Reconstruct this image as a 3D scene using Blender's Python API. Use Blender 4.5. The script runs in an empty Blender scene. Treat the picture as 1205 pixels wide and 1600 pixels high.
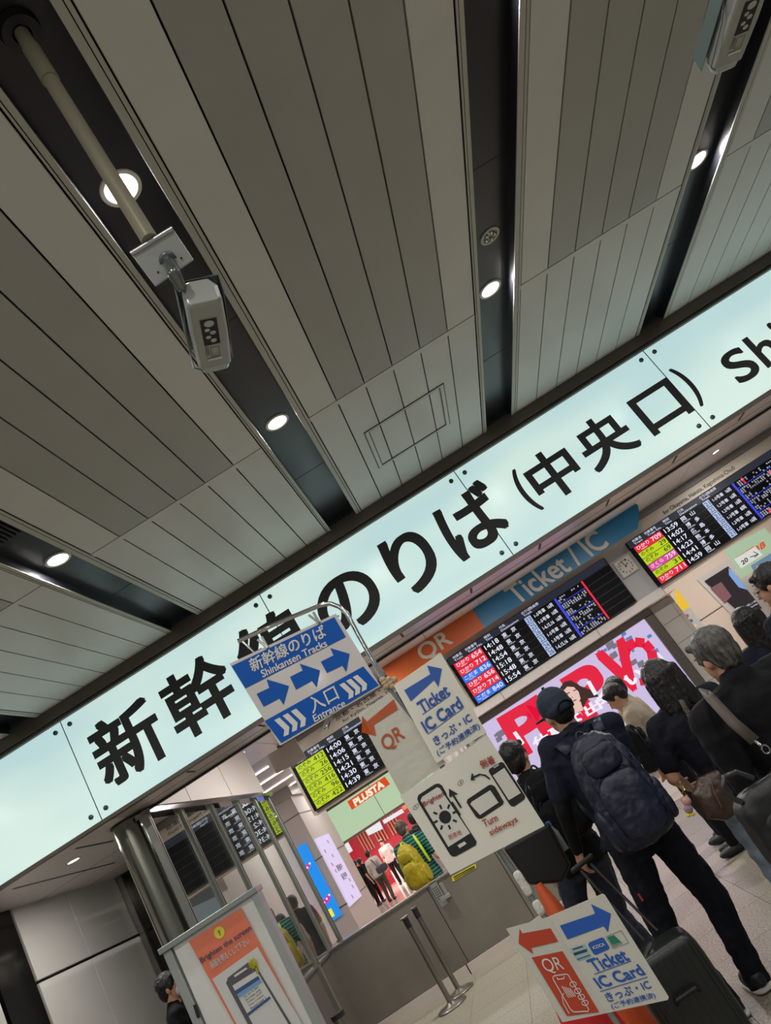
import bpy, bmesh, math, random
import numpy as np
from mathutils import Vector, Matrix, Euler
random.seed(7)
SC = bpy.context.scene
COL = SC.collection
R = math.radians

# ------------------------------------------------------------------ camera
CAM = Vector((0, 0, 1.6))
FPX = 1198.485
RM = np.array([[0.843117, 0.145889, -0.517561], [0.535912, -0.307029, 0.786467], [-0.044169, -0.940452, -0.337046]])
cd = bpy.data.cameras.new('camera')
cam = bpy.data.objects.new('camera', cd)
COL.objects.link(cam)
m4 = Matrix([list(r) for r in RM.T]).to_4x4()
m4.translation = CAM
cam.matrix_world = m4
cd.sensor_fit = 'AUTO'
cd.sensor_width = 36
cd.lens = FPX / 1600 * 36
cd.clip_start = 0.05
SC.camera = cam

# ------------------------------------------------------------------ world, lights, exposure
w = bpy.data.worlds.new('world')
SC.world = w
w.use_nodes = True
w.node_tree.nodes['Background'].inputs[0].default_value = (0.86, 0.96, 0.98, 1)
w.node_tree.nodes['Background'].inputs[1].default_value = 0.21
SC.view_settings.view_transform = 'Standard'
SC.view_settings.look = 'None'
SC.view_settings.gamma = 1
SC.view_settings.use_curve_mapping = False
SC.view_settings.exposure = 0.0


def area(name, loc, size, energy, col=(1, 0.965, 0.92), rot=(0, 0, 0), sizey=None, spread=None):
    l = bpy.data.lights.new(name, 'AREA')
    l.energy = energy
    l.color = col
    l.size = size
    if sizey:
        l.shape = 'RECTANGLE'
        l.size_y = sizey
    else:
        l.shape = 'DISK'
    if spread:
        l.spread = spread
    o = bpy.data.objects.new(name, l)
    COL.objects.link(o)
    o.location = loc
    o.rotation_euler = rot
    return o


def W(px, py, Y):
    """point of the place seen at photo pixel (px, py) on the upright plane at depth Y"""
    r = RM.T @ np.array([(px - 602.5) / FPX, -(py - 800) / FPX, -1.0])
    return Vector(r * Y / r[1]) + CAM


def WA(px, py, axis, val):
    r = RM.T @ np.array([(px - 602.5) / FPX, -(py - 800) / FPX, -1.0])
    v = val - CAM[axis]
    return Vector(r * v / r[axis]) + CAM


# ------------------------------------------------------------------ materials
def lin(h):
    if isinstance(h, (tuple, list)):
        return tuple(h[:3]) + (1,)
    h = h.lstrip('#')
    c = [int(h[i:i + 2], 16) / 255 for i in (0, 2, 4)]
    return tuple(((x + 0.055) / 1.055) ** 2.4 if x > 0.04045 else x / 12.92 for x in c) + (1,)


_M = {}


def mat(name, col='#808080', rough=0.6, metal=0.0, emit=None, es=1.0, noise=None, bump=None, trans=0, coat=0, alpha=1, spec=0.5, col2=None, stretch=None):
    """noise=(scale, amount) varies the colour; bump=(scale, strength) fine relief"""
    if name in _M:
        return _M[name]
    m = bpy.data.materials.new(name)
    m.use_nodes = True
    nt = m.node_tree
    b = nt.nodes['Principled BSDF']
    c = lin(col)
    b.inputs['Base Color'].default_value = c
    b.inputs['Roughness'].default_value = rough
    b.inputs['Metallic'].default_value = metal
    b.inputs['Specular IOR Level'].default_value = spec
    if trans:
        b.inputs['Transmission Weight'].default_value = trans
        b.inputs['IOR'].default_value = 1.3
    if coat:
        b.inputs['Coat Weight'].default_value = coat
        b.inputs['Coat Roughness'].default_value = 0.08
    if alpha < 1:
        b.inputs['Alpha'].default_value = alpha
    if emit:
        b.inputs['Emission Color'].default_value = lin(emit)
        b.inputs['Emission Strength'].default_value = es
    tc = None
    if noise or bump:
        tc = nt.nodes.new('ShaderNodeTexCoord')
        src = tc.outputs['Object']
        if stretch:
            mp = nt.nodes.new('ShaderNodeMapping')
            mp.inputs['Scale'].default_value = stretch
            nt.links.new(src, mp.inputs[0])
            src = mp.outputs[0]
    if noise:
        n = nt.nodes.new('ShaderNodeTexNoise')
        n.inputs['Scale'].default_value = noise[0]
        n.inputs['Detail'].default_value = 5
        nt.links.new(src, n.inputs['Vector'])
        rp = nt.nodes.new('ShaderNodeValToRGB')
        a = noise[1]
        rp.color_ramp.elements[0].position = 0.3
        rp.color_ramp.elements[1].position = 0.7
        if col2:
            rp.color_ramp.elements[0].color = lin(col2)
            rp.color_ramp.elements[1].color = c
        else:
            rp.color_ramp.elements[0].color = tuple(x * (1 - a) for x in c[:3]) + (1,)
            rp.color_ramp.elements[1].color = tuple(min(1, x * (1 + a)) for x in c[:3]) + (1,)
        nt.links.new(n.outputs['Fac'], rp.inputs[0])
        nt.links.new(rp.outputs[0], b.inputs['Base Color'])
    if bump:
        n = nt.nodes.new('ShaderNodeTexNoise')
        n.inputs['Scale'].default_value = bump[0]
        n.inputs['Detail'].default_value = 4
        nt.links.new(src, n.inputs['Vector'])
        bp = nt.nodes.new('ShaderNodeBump')
        bp.inputs['Strength'].default_value = bump[1]
        bp.inputs['Distance'].default_value = 0.02
        nt.links.new(n.outputs['Fac'], bp.inputs['Height'])
        nt.links.new(bp.outputs[0], b.inputs['Normal'])
    _M[name] = m
    return m


def glow(name, col, es=1.0):
    return mat(name, '#101010', 0.5, emit=col, es=es, spec=0.3)


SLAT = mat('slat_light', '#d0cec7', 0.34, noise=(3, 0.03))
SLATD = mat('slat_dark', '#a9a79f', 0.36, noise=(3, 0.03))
TRIM = mat('ceiling_trim', '#b4b1a6', 0.4)
CHAN = mat('channel_black', '#1b1c22', 0.28)
BROWN = mat('brown_metal', '#5f574f', 0.4, metal=0.35)
DARK = mat('dark_metal', '#17171a', 0.4)
BLACK = mat('print_black', '#161718', 0.6)
STEEL = mat('brushed_steel', '#8c8880', 0.3, metal=0.9, noise=(4, 0.15), stretch=(1, 1, 30))
STEELD = mat('counter_steel', '#807b72', 0.42, metal=0.4, noise=(1.6, 0.16), bump=(60, 0.02))
CHROME = mat('chrome', '#c8c8c8', 0.12, metal=1)
PINKW = mat('pale_panel', '#e6ddd8', 0.35, noise=(1, 0.04))
SOFF = mat('soffit_metal', '#b8aca5', 0.3, metal=0.2, noise=(1, 0.05))
WALLP = mat('wall_panel', '#bcb8b3', 0.3, noise=(0.8, 0.05))
BEIGE = mat('beige_fascia', '#d6c9b9', 0.5)
WHITE = mat('white_paint', '#d8d8d4', 0.45)
PAPER = mat('paper', '#dddacd', 0.5, bump=(9, 0.12))
PAPERG = mat('glossy_paper', '#cbc9be', 0.22, bump=(14, 0.35), coat=0.4)
FILM = mat('clear_film', '#ffffff', 0.08, alpha=0.12)
LEDB = mat('led_black', '#050508', 0.5, spec=0.15)
LEDW = glow('led_white', '#e8ecff', 1.0)
LEDR = glow('led_red', '#f0243c', 0.95)
LEDY = glow('led_yellow', '#c8e21a', 0.85)
LEDBL = glow('led_blue', '#2f74f0', 0.95)
LEDP = glow('led_pink', '#e84fa8', 0.85)
LEDN = glow('led_number_blue', '#3b48e8', 0.9)
LEDC = glow('led_cell_white', '#b9cdf6', 0.8)
LEDH = glow('led_header', '#2c303c', 0.8)


# ------------------------------------------------------------------ mesh building
class MB:
    def __init__(s):
        s.v = []
        s.f = []

    def add(s, vs, fs):
        n = len(s.v)
        s.v += [tuple(v) for v in vs]
        s.f += [tuple(i + n for i in f) for f in fs]
        return s

    def box(s, a, b):
        x0, y0, z0 = [min(p, q) for p, q in zip(a, b)]
        x1, y1, z1 = [max(p, q) for p, q in zip(a, b)]
        return s.add([(x0, y0, z0), (x1, y0, z0), (x1, y1, z0), (x0, y1, z0), (x0, y0, z1), (x1, y0, z1), (x1, y1, z1), (x0, y1, z1)],
                     [(0, 3, 2, 1), (4, 5, 6, 7), (0, 1, 5, 4), (1, 2, 6, 5), (2, 3, 7, 6), (3, 0, 4, 7)])

    def slab(s, pts, d):
        """polygon pts thickened by vector d"""
        n = len(pts)
        d = Vector(d)
        p = [Vector(q) for q in pts]
        return s.add(p + [q + d for q in p], [tuple(range(n)), tuple(range(2 * n - 1, n - 1, -1))] +
                     [(i, i + n, (i + 1) % n + n, (i + 1) % n) for i in range(n)])

    def poly(s, pts):
        return s.add(pts, [tuple(range(len(pts)))])

    def ring(s, c, ax, ra, rb=None, n=12, up=None):
        ax = Vector(ax).normalized()
        up = Vector(up) if up is not None else (Vector((0, 0, 1)) if abs(ax.z) < 0.9 else Vector((0, 1, 0)))
        u = ax.cross(up).normalized()
        v = u.cross(ax).normalized()
        rb = ra if rb is None else rb
        return [Vector(c) + u * ra * math.cos(2 * math.pi * i / n) + v * rb * math.sin(2 * math.pi * i / n) for i in range(n)]

    def loft(s, rings, caps=True):
        n = len(rings[0])
        vs = [p for r in rings for p in r]
        fs = []
        for k in range(len(rings) - 1):
            for i in range(n):
                j = (i + 1) % n
                fs.append((k * n + i, k * n + j, (k + 1) * n + j, (k + 1) * n + i))
        if caps:
            fs.append(tuple(range(n - 1, -1, -1)))
            fs.append(tuple(range((len(rings) - 1) * n, len(rings) * n)))
        return s.add(vs, fs)

    def tube(s, pts, r, n=8, r2=None):
        pts = [Vector(p) for p in pts]
        rings = []
        for i, p in enumerate(pts):
            a = pts[min(i + 1, len(pts) - 1)] - pts[max(i - 1, 0)]
            rr = r if r2 is None else r + (r2 - r) * i / (len(pts) - 1)
            rings.append((p, a, rr))
        # parallel transport
        a0 = rings[0][1].normalized()
        up = Vector((0, 0, 1)) if abs(a0.z) < 0.9 else Vector((0, 1, 0))
        out = []
        for p, a, rr in rings:
            a = a.normalized()
            u = a.cross(up).normalized()
            up = u.cross(a).normalized()
            out.append([p + u * rr * math.cos(2 * math.pi * i / n) + up * rr * math.sin(2 * math.pi * i / n) for i in range(n)])
        return s.loft(out)

    def cap(s, p1, r1, p2, r2, n=10):
        """tapered capsule"""
        p1, p2 = Vector(p1), Vector(p2)
        d = p2 - p1
        L = d.length
        if L < 1e-6:
            d = Vector((0, 0, 1))
        a = d.normalized()
        rings = []
        for t in (-80, -50, -25):
            rings.append(s.ring(p1 + a * r1 * math.sin(R(t)), a, r1 * math.cos(R(t)), n=n))
        rings.append(s.ring(p1, a, r1, n=n))
        rings.append(s.ring(p2, a, r2, n=n))
        for t in (25, 50, 80):
            rings.append(s.ring(p2 + a * r2 * math.sin(R(t)), a, r2 * math.cos(R(t)), n=n))
        return s.loft(rings)

    def ell(s, c, r, rot=None, n=14, m=9):
        rings = []
        M = rot.to_matrix() if rot is not None else Matrix.Identity(3)
        c = Vector(c)
        for k in range(m):
            t = -math.pi / 2 + math.pi * (k + 0.35) / (m - 0.3)
            rings.append([c + M @ Vector((r[0] * math.cos(t) * math.cos(2 * math.pi * i / n), r[1] * math.cos(t) * math.sin(2 * math.pi * i / n), r[2] * math.sin(t))) for i in range(n)])
        return s.loft(rings)

    def sbox(s, c, r, e=0.35, rot=None, n=20, m=12, taper=0.0):
        """superellipsoid: soft box of half sizes r"""
        M = rot.to_matrix() if rot is not None else Matrix.Identity(3)
        c = Vector(c)
        sg = lambda x, p: math.copysign(abs(x) ** p, x)
        rings = []
        for k in range(m):
            t = -math.pi / 2 + math.pi * (k + 0.3) / (m - 0.4)
            ct, st = sg(math.cos(t), e), sg(math.sin(t), e)
            k2 = 1 - taper * st
            rings.append([c + M @ Vector((r[0] * k2 * ct * sg(math.cos(2 * math.pi * i / n), e), r[1] * k2 * ct * sg(math.sin(2 * math.pi * i / n), e), r[2] * st)) for i in range(n)])
        return s.loft(rings)

    def build(s, name, m, parent=None, smooth=False, org=None, kind=None):
        """world-space vertices; the object sits at the origin of its root (or org)"""
        me = bpy.data.meshes.new(name)
        o = bpy.data.objects.new(name, me)
        COL.objects.link(o)
        if parent is not None:
            off = Vector(parent.get('_o', (0, 0, 0)))
            o.parent = parent
            o['_o'] = tuple(off)
        else:
            if org is None:
                a = np.array(s.v)
                org = ((a[:, 0].min() + a[:, 0].max()) / 2, (a[:, 1].min() + a[:, 1].max()) / 2, a[:, 2].min())
            off = Vector(org)
            o.location = off
            o['_o'] = tuple(off)
        me.from_pydata([tuple(Vector(v) - off) for v in s.v], [], s.f)
        me.materials.append(m)
        if smooth:
            for p in me.polygons:
                p.use_smooth = True
            if smooth != 'all':
                try:
                    me.set_sharp_from_angle(angle=R(50))
                except Exception:
                    pass
        if kind:
            o['kind'] = kind
        return o


def tag(o, label=None, cat=None, group=None, kind=None):
    if label:
        o['label'] = label
    if cat:
        o['category'] = cat
    if group:
        o['group'] = group
    if kind:
        o['kind'] = kind
    return o


def empty(name, loc, label=None, cat=None, group=None, kind=None, local=False, rz=0):
    o = bpy.data.objects.new(name, None)
    COL.objects.link(o)
    o.location = loc
    o.rotation_euler = (0, 0, rz)
    o.empty_display_size = 0.1
    o['_o'] = (0, 0, 0) if local else tuple(loc)
    return tag(o, label, cat, group, kind)


def fix(o):
    bm = bmesh.new()
    bm.from_mesh(o.data)
    bmesh.ops.recalc_face_normals(bm, faces=bm.faces)
    bm.to_mesh(o.data)
    bm.free()
    return o


def bevel(o, wd=0.004, seg=2):
    md = o.modifiers.new('bevel', 'BEVEL')
    md.width = wd
    md.segments = seg
    md.limit_method = 'ANGLE'
    return o


# ------------------------------------------------------------------ lettering
_tc = bpy.data.curves.new('lettering_source', 'FONT')
_to = bpy.data.objects.new('lettering_source', _tc)
_G = {}


def glyphs(s, res=3):
    k = (s, res)
    if k not in _G:
        _tc.body = s
        _tc.resolution_u = res
        me = _to.to_mesh()
        v = np.array([(p.co.x, p.co.y) for p in me.vertices]) if len(me.vertices) else np.zeros((1, 2))
        f = [tuple(p.vertices) for p in me.polygons]
        _to.to_mesh_clear()
        _G[k] = (v, f)
    return _G[k]


def text(mb, s, o, ex, ey, off, bold=0.0, res=3):
    """letter s so that its tight box has corner o, right edge vector ex and upward vector ey; off lifts it off the surface"""
    v, f = glyphs(s, res)
    lo, hi = v.min(0), v.max(0)
    sz = np.maximum(hi - lo, 1e-6)
    o, ex, ey, off = Vector(o), Vector(ex), Vector(ey), Vector(off)
    sh = [(0, 0)]
    if bold:
        bold *= 0.8
        sh = [(bold * a, bold * b) for a, b in ((-1, -1), (0, -1), (1, -1), (1, 0), (1, 1), (0, 1), (-1, 1), (-1, 0), (0, 0))]
    for i, (dx, dy) in enumerate(sh):
        pts = [o + ex * ((p[0] - lo[0] + dx) / sz[0]) + ey * ((p[1] - lo[1] + dy) / sz[1]) + off * (1 + 0.04 * i) for p in v]
        mb.add(pts, f)


class Plane:
    """a flat printed face in the place; photo pixels (in a crop frame) give positions on it"""

    def __init__(s, pt, nrm, crop=(0, 0, 1)):
        s.p, s.n = Vector(pt), Vector(nrm).normalized()
        if s.n.y > 0:
            s.n = -s.n
        s.c = crop

    def at(s, q, lift=0.0):
        x = s.c[0] + q[0] / s.c[2]
        y = s.c[1] + q[1] / s.c[2]
        r = Vector(RM.T @ np.array([(x - 602.5) / FPX, -(y - 800) / FPX, -1.0]))
        t = (s.p - CAM).dot(s.n) / r.dot(s.n)
        return CAM + r * t + s.n * lift

    def text(s, mb, st, bl, br, tl, lift=0.002, bold=0, res=3):
        o = s.at(bl)
        text(mb, st, o, s.at(br) - o, s.at(tl) - o, s.n * lift, bold, res)

    def poly(s, mb, pts, lift=0.0015):
        mb.poly([s.at(q, lift) for q in pts])

    def disc(s, mb, c, r, lift=0.0015, n=24):
        c0 = s.at(c)
        rr = (s.at((c[0] + r, c[1])) - c0).length
        mb.poly([q + s.n * lift for q in mb.ring(c0, s.n, rr, n=n)])

    def line(s, mb, pts, w_, lift=0.002):
        P = [s.at(q) for q in pts]
        ww = (s.at((pts[0][0] + w_, pts[0][1])) - P[0]).length / 2
        for a, b in zip(P[:-1], P[1:]):
            d = (b - a)
            if d.length < 1e-6:
                continue
            d.normalize()
            t = d.cross(s.n) * ww
            mb.poly([a - t + s.n * lift, b - t + s.n * lift, b + t + s.n * lift, a + t + s.n * lift])


def txz(mb, s, x0, x1, z0, z1, y, bold=0, res=3):
    text(mb, s, (x0, y, z0), (x1 - x0, 0, 0), (0, 0, z1 - z0), (0, -0.002, 0), bold, res)


def rectxz(mb, x0, x1, z0, z1, y):
    mb.poly([(x0, y, z0), (x1, y, z0), (x1, y, z1), (x0, y, z1)])


# ================================================================== SETTING
ZC = 3.856            # slatted ceiling
PITCH = 1.539
YS = 6.0              # the big sign
XW = -2.76            # glass partition
YB = 11.7             # plane of the departure boards
YC = 9.38             # counter front

ceil = empty('ceiling', (0, 0, ZC), kind='structure')
b = MB().box((-7.6, -5, ZC + 0.16), (9, 6.5, ZC + 0.2))
b.build('ceiling_deck', DARK, ceil)
for k in range(-4, 5):
    cx = -0.18 + PITCH * k
    x1 = cx + 0.246
    ch = MB()
    for a_, b_ in [((cx - 0.01, -5, ZC + 0.075), (x1 + 0.01, 6, ZC + 0.09)), ((cx - 0.012, -5, ZC + 0.004), (cx, 6, ZC + 0.09)), ((x1, -5, ZC + 0.004), (x1 + 0.012, 6, ZC + 0.09))]:
        ch.box(a_, b_)
    ch.build('light_channel', CHAN, ceil)
    sm = MB()
    for ys in (-2.5, 3.05, 4.93):
        sm.box((cx, ys - 0.003, ZC + 0.0735), (x1, ys + 0.003, ZC + 0.075))
    sm.build('channel_joint', DARK, ceil)
    nx = cx + PITCH
    for a_, b_ in ((x1 + 0.001, x1 + 0.030), (x1 + 0.034, x1 + 0.049), (nx - 0.034, nx - 0.026), (nx - 0.022, nx - 0.001)):
        MB().box((a_, -5, ZC - 0.003), (b_, 6, ZC + 0.004)).build('trim', TRIM, ceil)
    MB().box((x1 + 0.052, 4.138, ZC), (nx - 0.042, 4.185, ZC + 0.02)).build('cross_trim', SLAT, ceil)
    s0 = x1 + 0.052
    sw = (nx - 0.038 - s0) / 6
    for i in range(6):
        xa, xb = s0 + sw * i + 0.004, s0 + sw * (i + 1) - 0.004
        bevel(MB().box((xa, 4.184, ZC), (xb, 6.0, ZC + 0.02)).build('panel', SLAT, ceil), 0.002, 1)
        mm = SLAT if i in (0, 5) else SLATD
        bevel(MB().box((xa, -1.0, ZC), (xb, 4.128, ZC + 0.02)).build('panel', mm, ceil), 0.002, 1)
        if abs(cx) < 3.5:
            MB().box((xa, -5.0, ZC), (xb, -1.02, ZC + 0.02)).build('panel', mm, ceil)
# access hatch in the module between the first and second channels
hx0, hx1, hy0, hy1 = 0.392, 1.04, 4.715, 5.38
hb = MB()
for e, z in ((0, 0.004), (0.035, 0.004)):
    a0, a1, c0, c1 = hx0 + e, hx1 - e, hy0 + e * 0.7, hy1 - e * 0.7
    t = 0.006
    hb.box((a0, c0, ZC - z), (a1, c0 + t, ZC + 0.002)).box((a0, c1 - t, ZC - z), (a1, c1, ZC + 0.002))
    hb.box((a0, c0, ZC - z), (a0 + t, c1, ZC + 0.002)).box((a1 - t, c0, ZC - z), (a1, c1, ZC + 0.002))
hb.build('hatch_frame', DARK, ceil)
hb = MB()
for a_, b_ in (((hx0 + .008, hy0 + .008), (hx1 - .008, hy0 + .022)), ((hx0 + .008, hy1 - .022), (hx1 - .008, hy1 - .008)), ((hx0 + .008, hy0 + .022), (hx0 + .033, hy1 - .022)), ((hx1 - .033, hy0 + .022), (hx1 - .008, hy1 - .022))):
    hb.box((a_[0], a_[1], ZC - 0.006), (b_[0], b_[1], ZC + 0.001))
hb.build('hatch_rim', SLAT, ceil)

# ceiling lamps of the slatted ceiling
LAMP = glow('lamp_disc', '#fffaf0', 9)
RING = mat('lamp_ring', '#c9c6bb', 0.35)


def downlight(x, y, z, r, label, e=26, group='round downlights', lit=True):
    t = empty('downlight', (x, y, z), label, 'ceiling light', group)
    rr = MB()
    rr.loft([rr.ring((x, y, z + 0.001), (0, 0, 1), r, n=32), rr.ring((x, y, z - 0.006), (0, 0, 1), r * 0.98, n=32), rr.ring((x, y, z - 0.006), (0, 0, 1), r * 0.8, n=32), rr.ring((x, y, z + 0.0), (0, 0, 1), r * 0.76, n=32)], caps=False)
    fix(rr.build('ring', RING, t, smooth=True))
    q = MB()
    q.poly(q.ring((x, y, z - 0.001), (0, 0, -1), r * 0.77, n=32))
    q.build('lamp', LAMP if lit else STEEL, t)
    if lit:
        area('downlight_beam', (x, y, z - 0.02), r * 1.5, e)
    return t


chn = {-4: 'far left channel', -3: 'channel at the left frame edge', -2: 'second black channel from the left', -1: 'channel with the black vent', 0: 'channel behind the camera pole', 1: 'middle channel', 2: 'channel with the far camera', 3: 'channel right of the far camera', 4: 'channel beyond the right edge'}
for k in range(-3, 4):
    for y in (-3.8, -1.75, 0.16, 2.09, 4.1):
        x = -0.057 + PITCH * k
        if y < 1 and abs(k) > 2:
            continue
        lab = 'lit downlight in the %s, %s' % (chn[k], {-3.8: 'far behind the viewer', -1.75: 'behind the viewer', 0.16: 'overhead', 2.09: 'second from the sign', 4.1: 'nearest the sign'}[y])
        downlight(x, y, ZC + 0.074, 0.078, lab, e=12.5)
t = downlight(1.49, 3.6, ZC + 0.074, 0.062, 'small unlit ceiling fitting just before the lit lamp in the middle channel', group=None, lit=False)
q = MB()
for a in range(5):
    q.ell((1.49 + 0.03 * math.cos(a * 1.26), 3.6 + 0.03 * math.sin(a * 1.26), ZC + 0.068), (0.012, 0.012, 0.008), n=8, m=5)
q.build('sensor_lens', CHROME, t)
# vent grille in the left channel
vt = empty('vent_grille', (-1.596, 3.3, ZC), 'black slotted vent in the left ceiling channel', 'vent')
v0 = MB().box((-1.712, 2.7, ZC + 0.05), (-1.48, 3.6, ZC + 0.055))
v0.build('backing', BLACK, vt)
for i in range(9):
    MB().box((-1.706 + 0.026 * i, 2.72, ZC + 0.028), (-1.694 + 0.026 * i, 3.58, ZC + 0.05)).build('slat', CHAN, vt)

# ---------------------------------------------------------------- big lit sign
GL_T, GL_B = 3.729, 2.8646
sign = empty('station_sign', (0.5, YS, GL_B), 'wide backlit white glass sign with black lettering below the slatted ceiling', 'sign')
SGL = mat('sign_glass', '#c9dcd8', 0.12, emit='#c2ddd8', es=0.95)
nt = SGL.node_tree
bs = nt.nodes['Principled BSDF']
tcn = nt.nodes.new('ShaderNodeTexCoord')
mpn = nt.nodes.new('ShaderNodeMapping')
mpn.inputs['Scale'].default_value = (0.7, 1, 2.2)
nzn = nt.nodes.new('ShaderNodeTexNoise')
nzn.inputs['Scale'].default_value = 0.9
nzn.inputs['Detail'].default_value = 1
rmp = nt.nodes.new('ShaderNodeValToRGB')
rmp.color_ramp.elements[0].position = 0.35
rmp.color_ramp.elements[0].color = lin('#b6d6d6')
rmp.color_ramp.elements[1].position = 0.65
rmp.color_ramp.elements[1].color = lin('#cfe6dc')
nt.links.new(tcn.outputs['Object'], mpn.inputs[0])
nt.links.new(mpn.outputs[0], nzn.inputs['Vector'])
nt.links.new(nzn.outputs['Fac'], rmp.inputs[0])
nt.links.new(rmp.outputs[0], bs.inputs['Emission Color'])
bs.inputs['Base Color'].default_value = (0.25, 0.28, 0.28, 1)
bs.inputs['Specular IOR Level'].default_value = 0.12
bs.inputs['Roughness'].default_value = 0.2
S0 = WA(94.0, 1127.8, 1, YS).x
PW = 0.31787 * 6
for i in range(-3, 5):
    MB().box((S0 + PW * i + 0.004, YS, GL_B), (S0 + PW * (i + 1) - 0.004, YS + 0.02, GL_T)).build('glass_panel', SGL, sign)
    MB().box((S0 + PW * i - 0.0035, YS - 0.0006, GL_B), (S0 + PW * i + 0.0035, YS + 0.01, GL_T)).build('seam_gasket', mat('gasket', '#22302e', 0.5), sign)
    for dx in (-0.067, 0.067):
        for z in (GL_T - 0.062, GL_B + 0.062):
            if i > -3:
                q = MB()
                q.loft([q.ring((S0 + PW * i + dx, YS + 0.001, z), (0, 1, 0), 0.019, n=16), q.ring((S0 + PW * i + dx, YS - 0.012, z), (0, 1, 0), 0.019, n=16), q.ring((S0 + PW * i + dx, YS - 0.016, z), (0, 1, 0), 0.014, n=16)])
                fix(q.build('stud', mat('stud_grey', '#4d5a58', 0.3, metal=0.6), sign, smooth=True))
MB().box((-9, YS + 0.03, GL_B), (9, YS + 0.05, GL_T)).build('back_plate', DARK, sign)
fr = MB().box((-9, YS - 0.05, GL_T + 0.035), (9, YS + 0.6, ZC + 0.03))
fr.build('top_frame', BROWN, sign)
MB().box((-9, YS - 0.02, GL_T + 0.006), (9, YS + 0.03, GL_T + 0.028)).build('upper_rail', BROWN, sign)
MB().box((-9, YS - 0.008, GL_B - 0.03), (9, YS + 0.04, GL_B - 0.003)).build('lower_rail', BROWN, sign)
SIGNTXT = [('新', -2.738, -2.143, 3.009, 3.555), ('幹', -2.065, -1.475, 3.009, 3.567), ('線', -1.368, -0.775, 3.009, 3.56), ('の', -0.638, -0.105, 3.037, 3.509), ('り', 0.04, 0.44, 3.015, 3.545),
           ('ば', 0.562, 1.10, 3.03, 3.561), ('(', 1.285, 1.372, 3.042, 3.464), ('中', 1.394, 1.811, 3.035, 3.469), ('央', 1.885, 2.343, 3.045, 3.476), ('口', 2.447, 2.855, 3.05, 3.428), (')', 2.905, 2.99, 3.049, 3.468),
           ('S', 3.278, 3.507, 3.018, 3.325), ('h', 3.545, 3.74, 3.018, 3.345), ('i', 3.79, 3.84, 3.018, 3.345), ('n', 3.90, 4.08, 3.018, 3.26)]
for s_, x0, x1, z0, z1 in SIGNTXT:
    q = MB()
    bo = 0.028 if s_ not in '()' else 0.02
    if s_ in 'Shin':
        bo = 0.02
    g, _f = glyphs(s_, 8)
    # keep the bold growth inside the measured box
    sx = (x1 - x0) / (np.ptp(g[:, 0]) + 2 * bo) * bo
    sz = (z1 - z0) / (np.ptp(g[:, 1]) + 2 * bo) * bo
    txz(q, s_, x0 + sx, x1 - sx, z0 + sz, z1 - sz, YS, bold=bo, res=8)
    q.build('letter', BLACK, sign)

# soffit under and behind the sign
sof = empty('soffit', (0, 6.3, GL_B), kind='structure')
MB().box((XW - 0.12, YS + 0.001, GL_B - 0.003), (9, 6.62, GL_B - 0.0005)).build('soffit_panel', SOFF, sof)
MB().box((-9, YS + 0.001, GL_B - 0.003), (XW - 0.12, 9.4, GL_B - 0.0005)).build('soffit_panel', PINKW, sof)
q = MB()
for y in (6.17, 6.40):
    q.box((XW - 0.12, y, GL_B - 0.0045), (9, y + 0.006, GL_B - 0.002))
for x in np.arange(-2.4, 8, 1.2):
    q.box((x, YS, GL_B - 0.0045), (x + 0.004, 6.17, GL_B - 0.002))
q.build('soffit_seam', DARK, sof)
for x in np.arange(-2.2, 6, 0.68):
    MB().box((x, 6.2, GL_B - 0.006), (x + 0.02, 6.36, GL_B - 0.002)).build('slot', BLACK, sof)
MB().box((XW - 0.1, 6.6, GL_B - 0.02), (9, 6.64, GL_B + 0.03)).build('dark_lip', DARK, sof)
MB().box((XW - 0.1, 6.62, GL_B), (9, 6.66, 3.75)).build('back_panel', PINKW, sof)
q = MB()
for (a, b_) in (((118.5, 1326), (174, 1316)), ((21, 1389), (181, 1347))):
    A, B = WA(*a, 2, GL_B - 0.005), WA(*b_, 2, GL_B - 0.005)
    q.box((A.x - 0.012, A.y, GL_B - 0.006), (A.x + 0.012, B.y, GL_B - 0.002))
q.build('sprinkler_slot', DARK, sof)
q = MB()
for y in (7.55, 8.5):
    q.box((-9, y, GL_B - 0.0045), (XW - 0.12, y + 0.005, GL_B - 0.002))
q.build('ceiling_seam', mat('seam_grey', '#6f6863', 0.6), sof)

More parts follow.
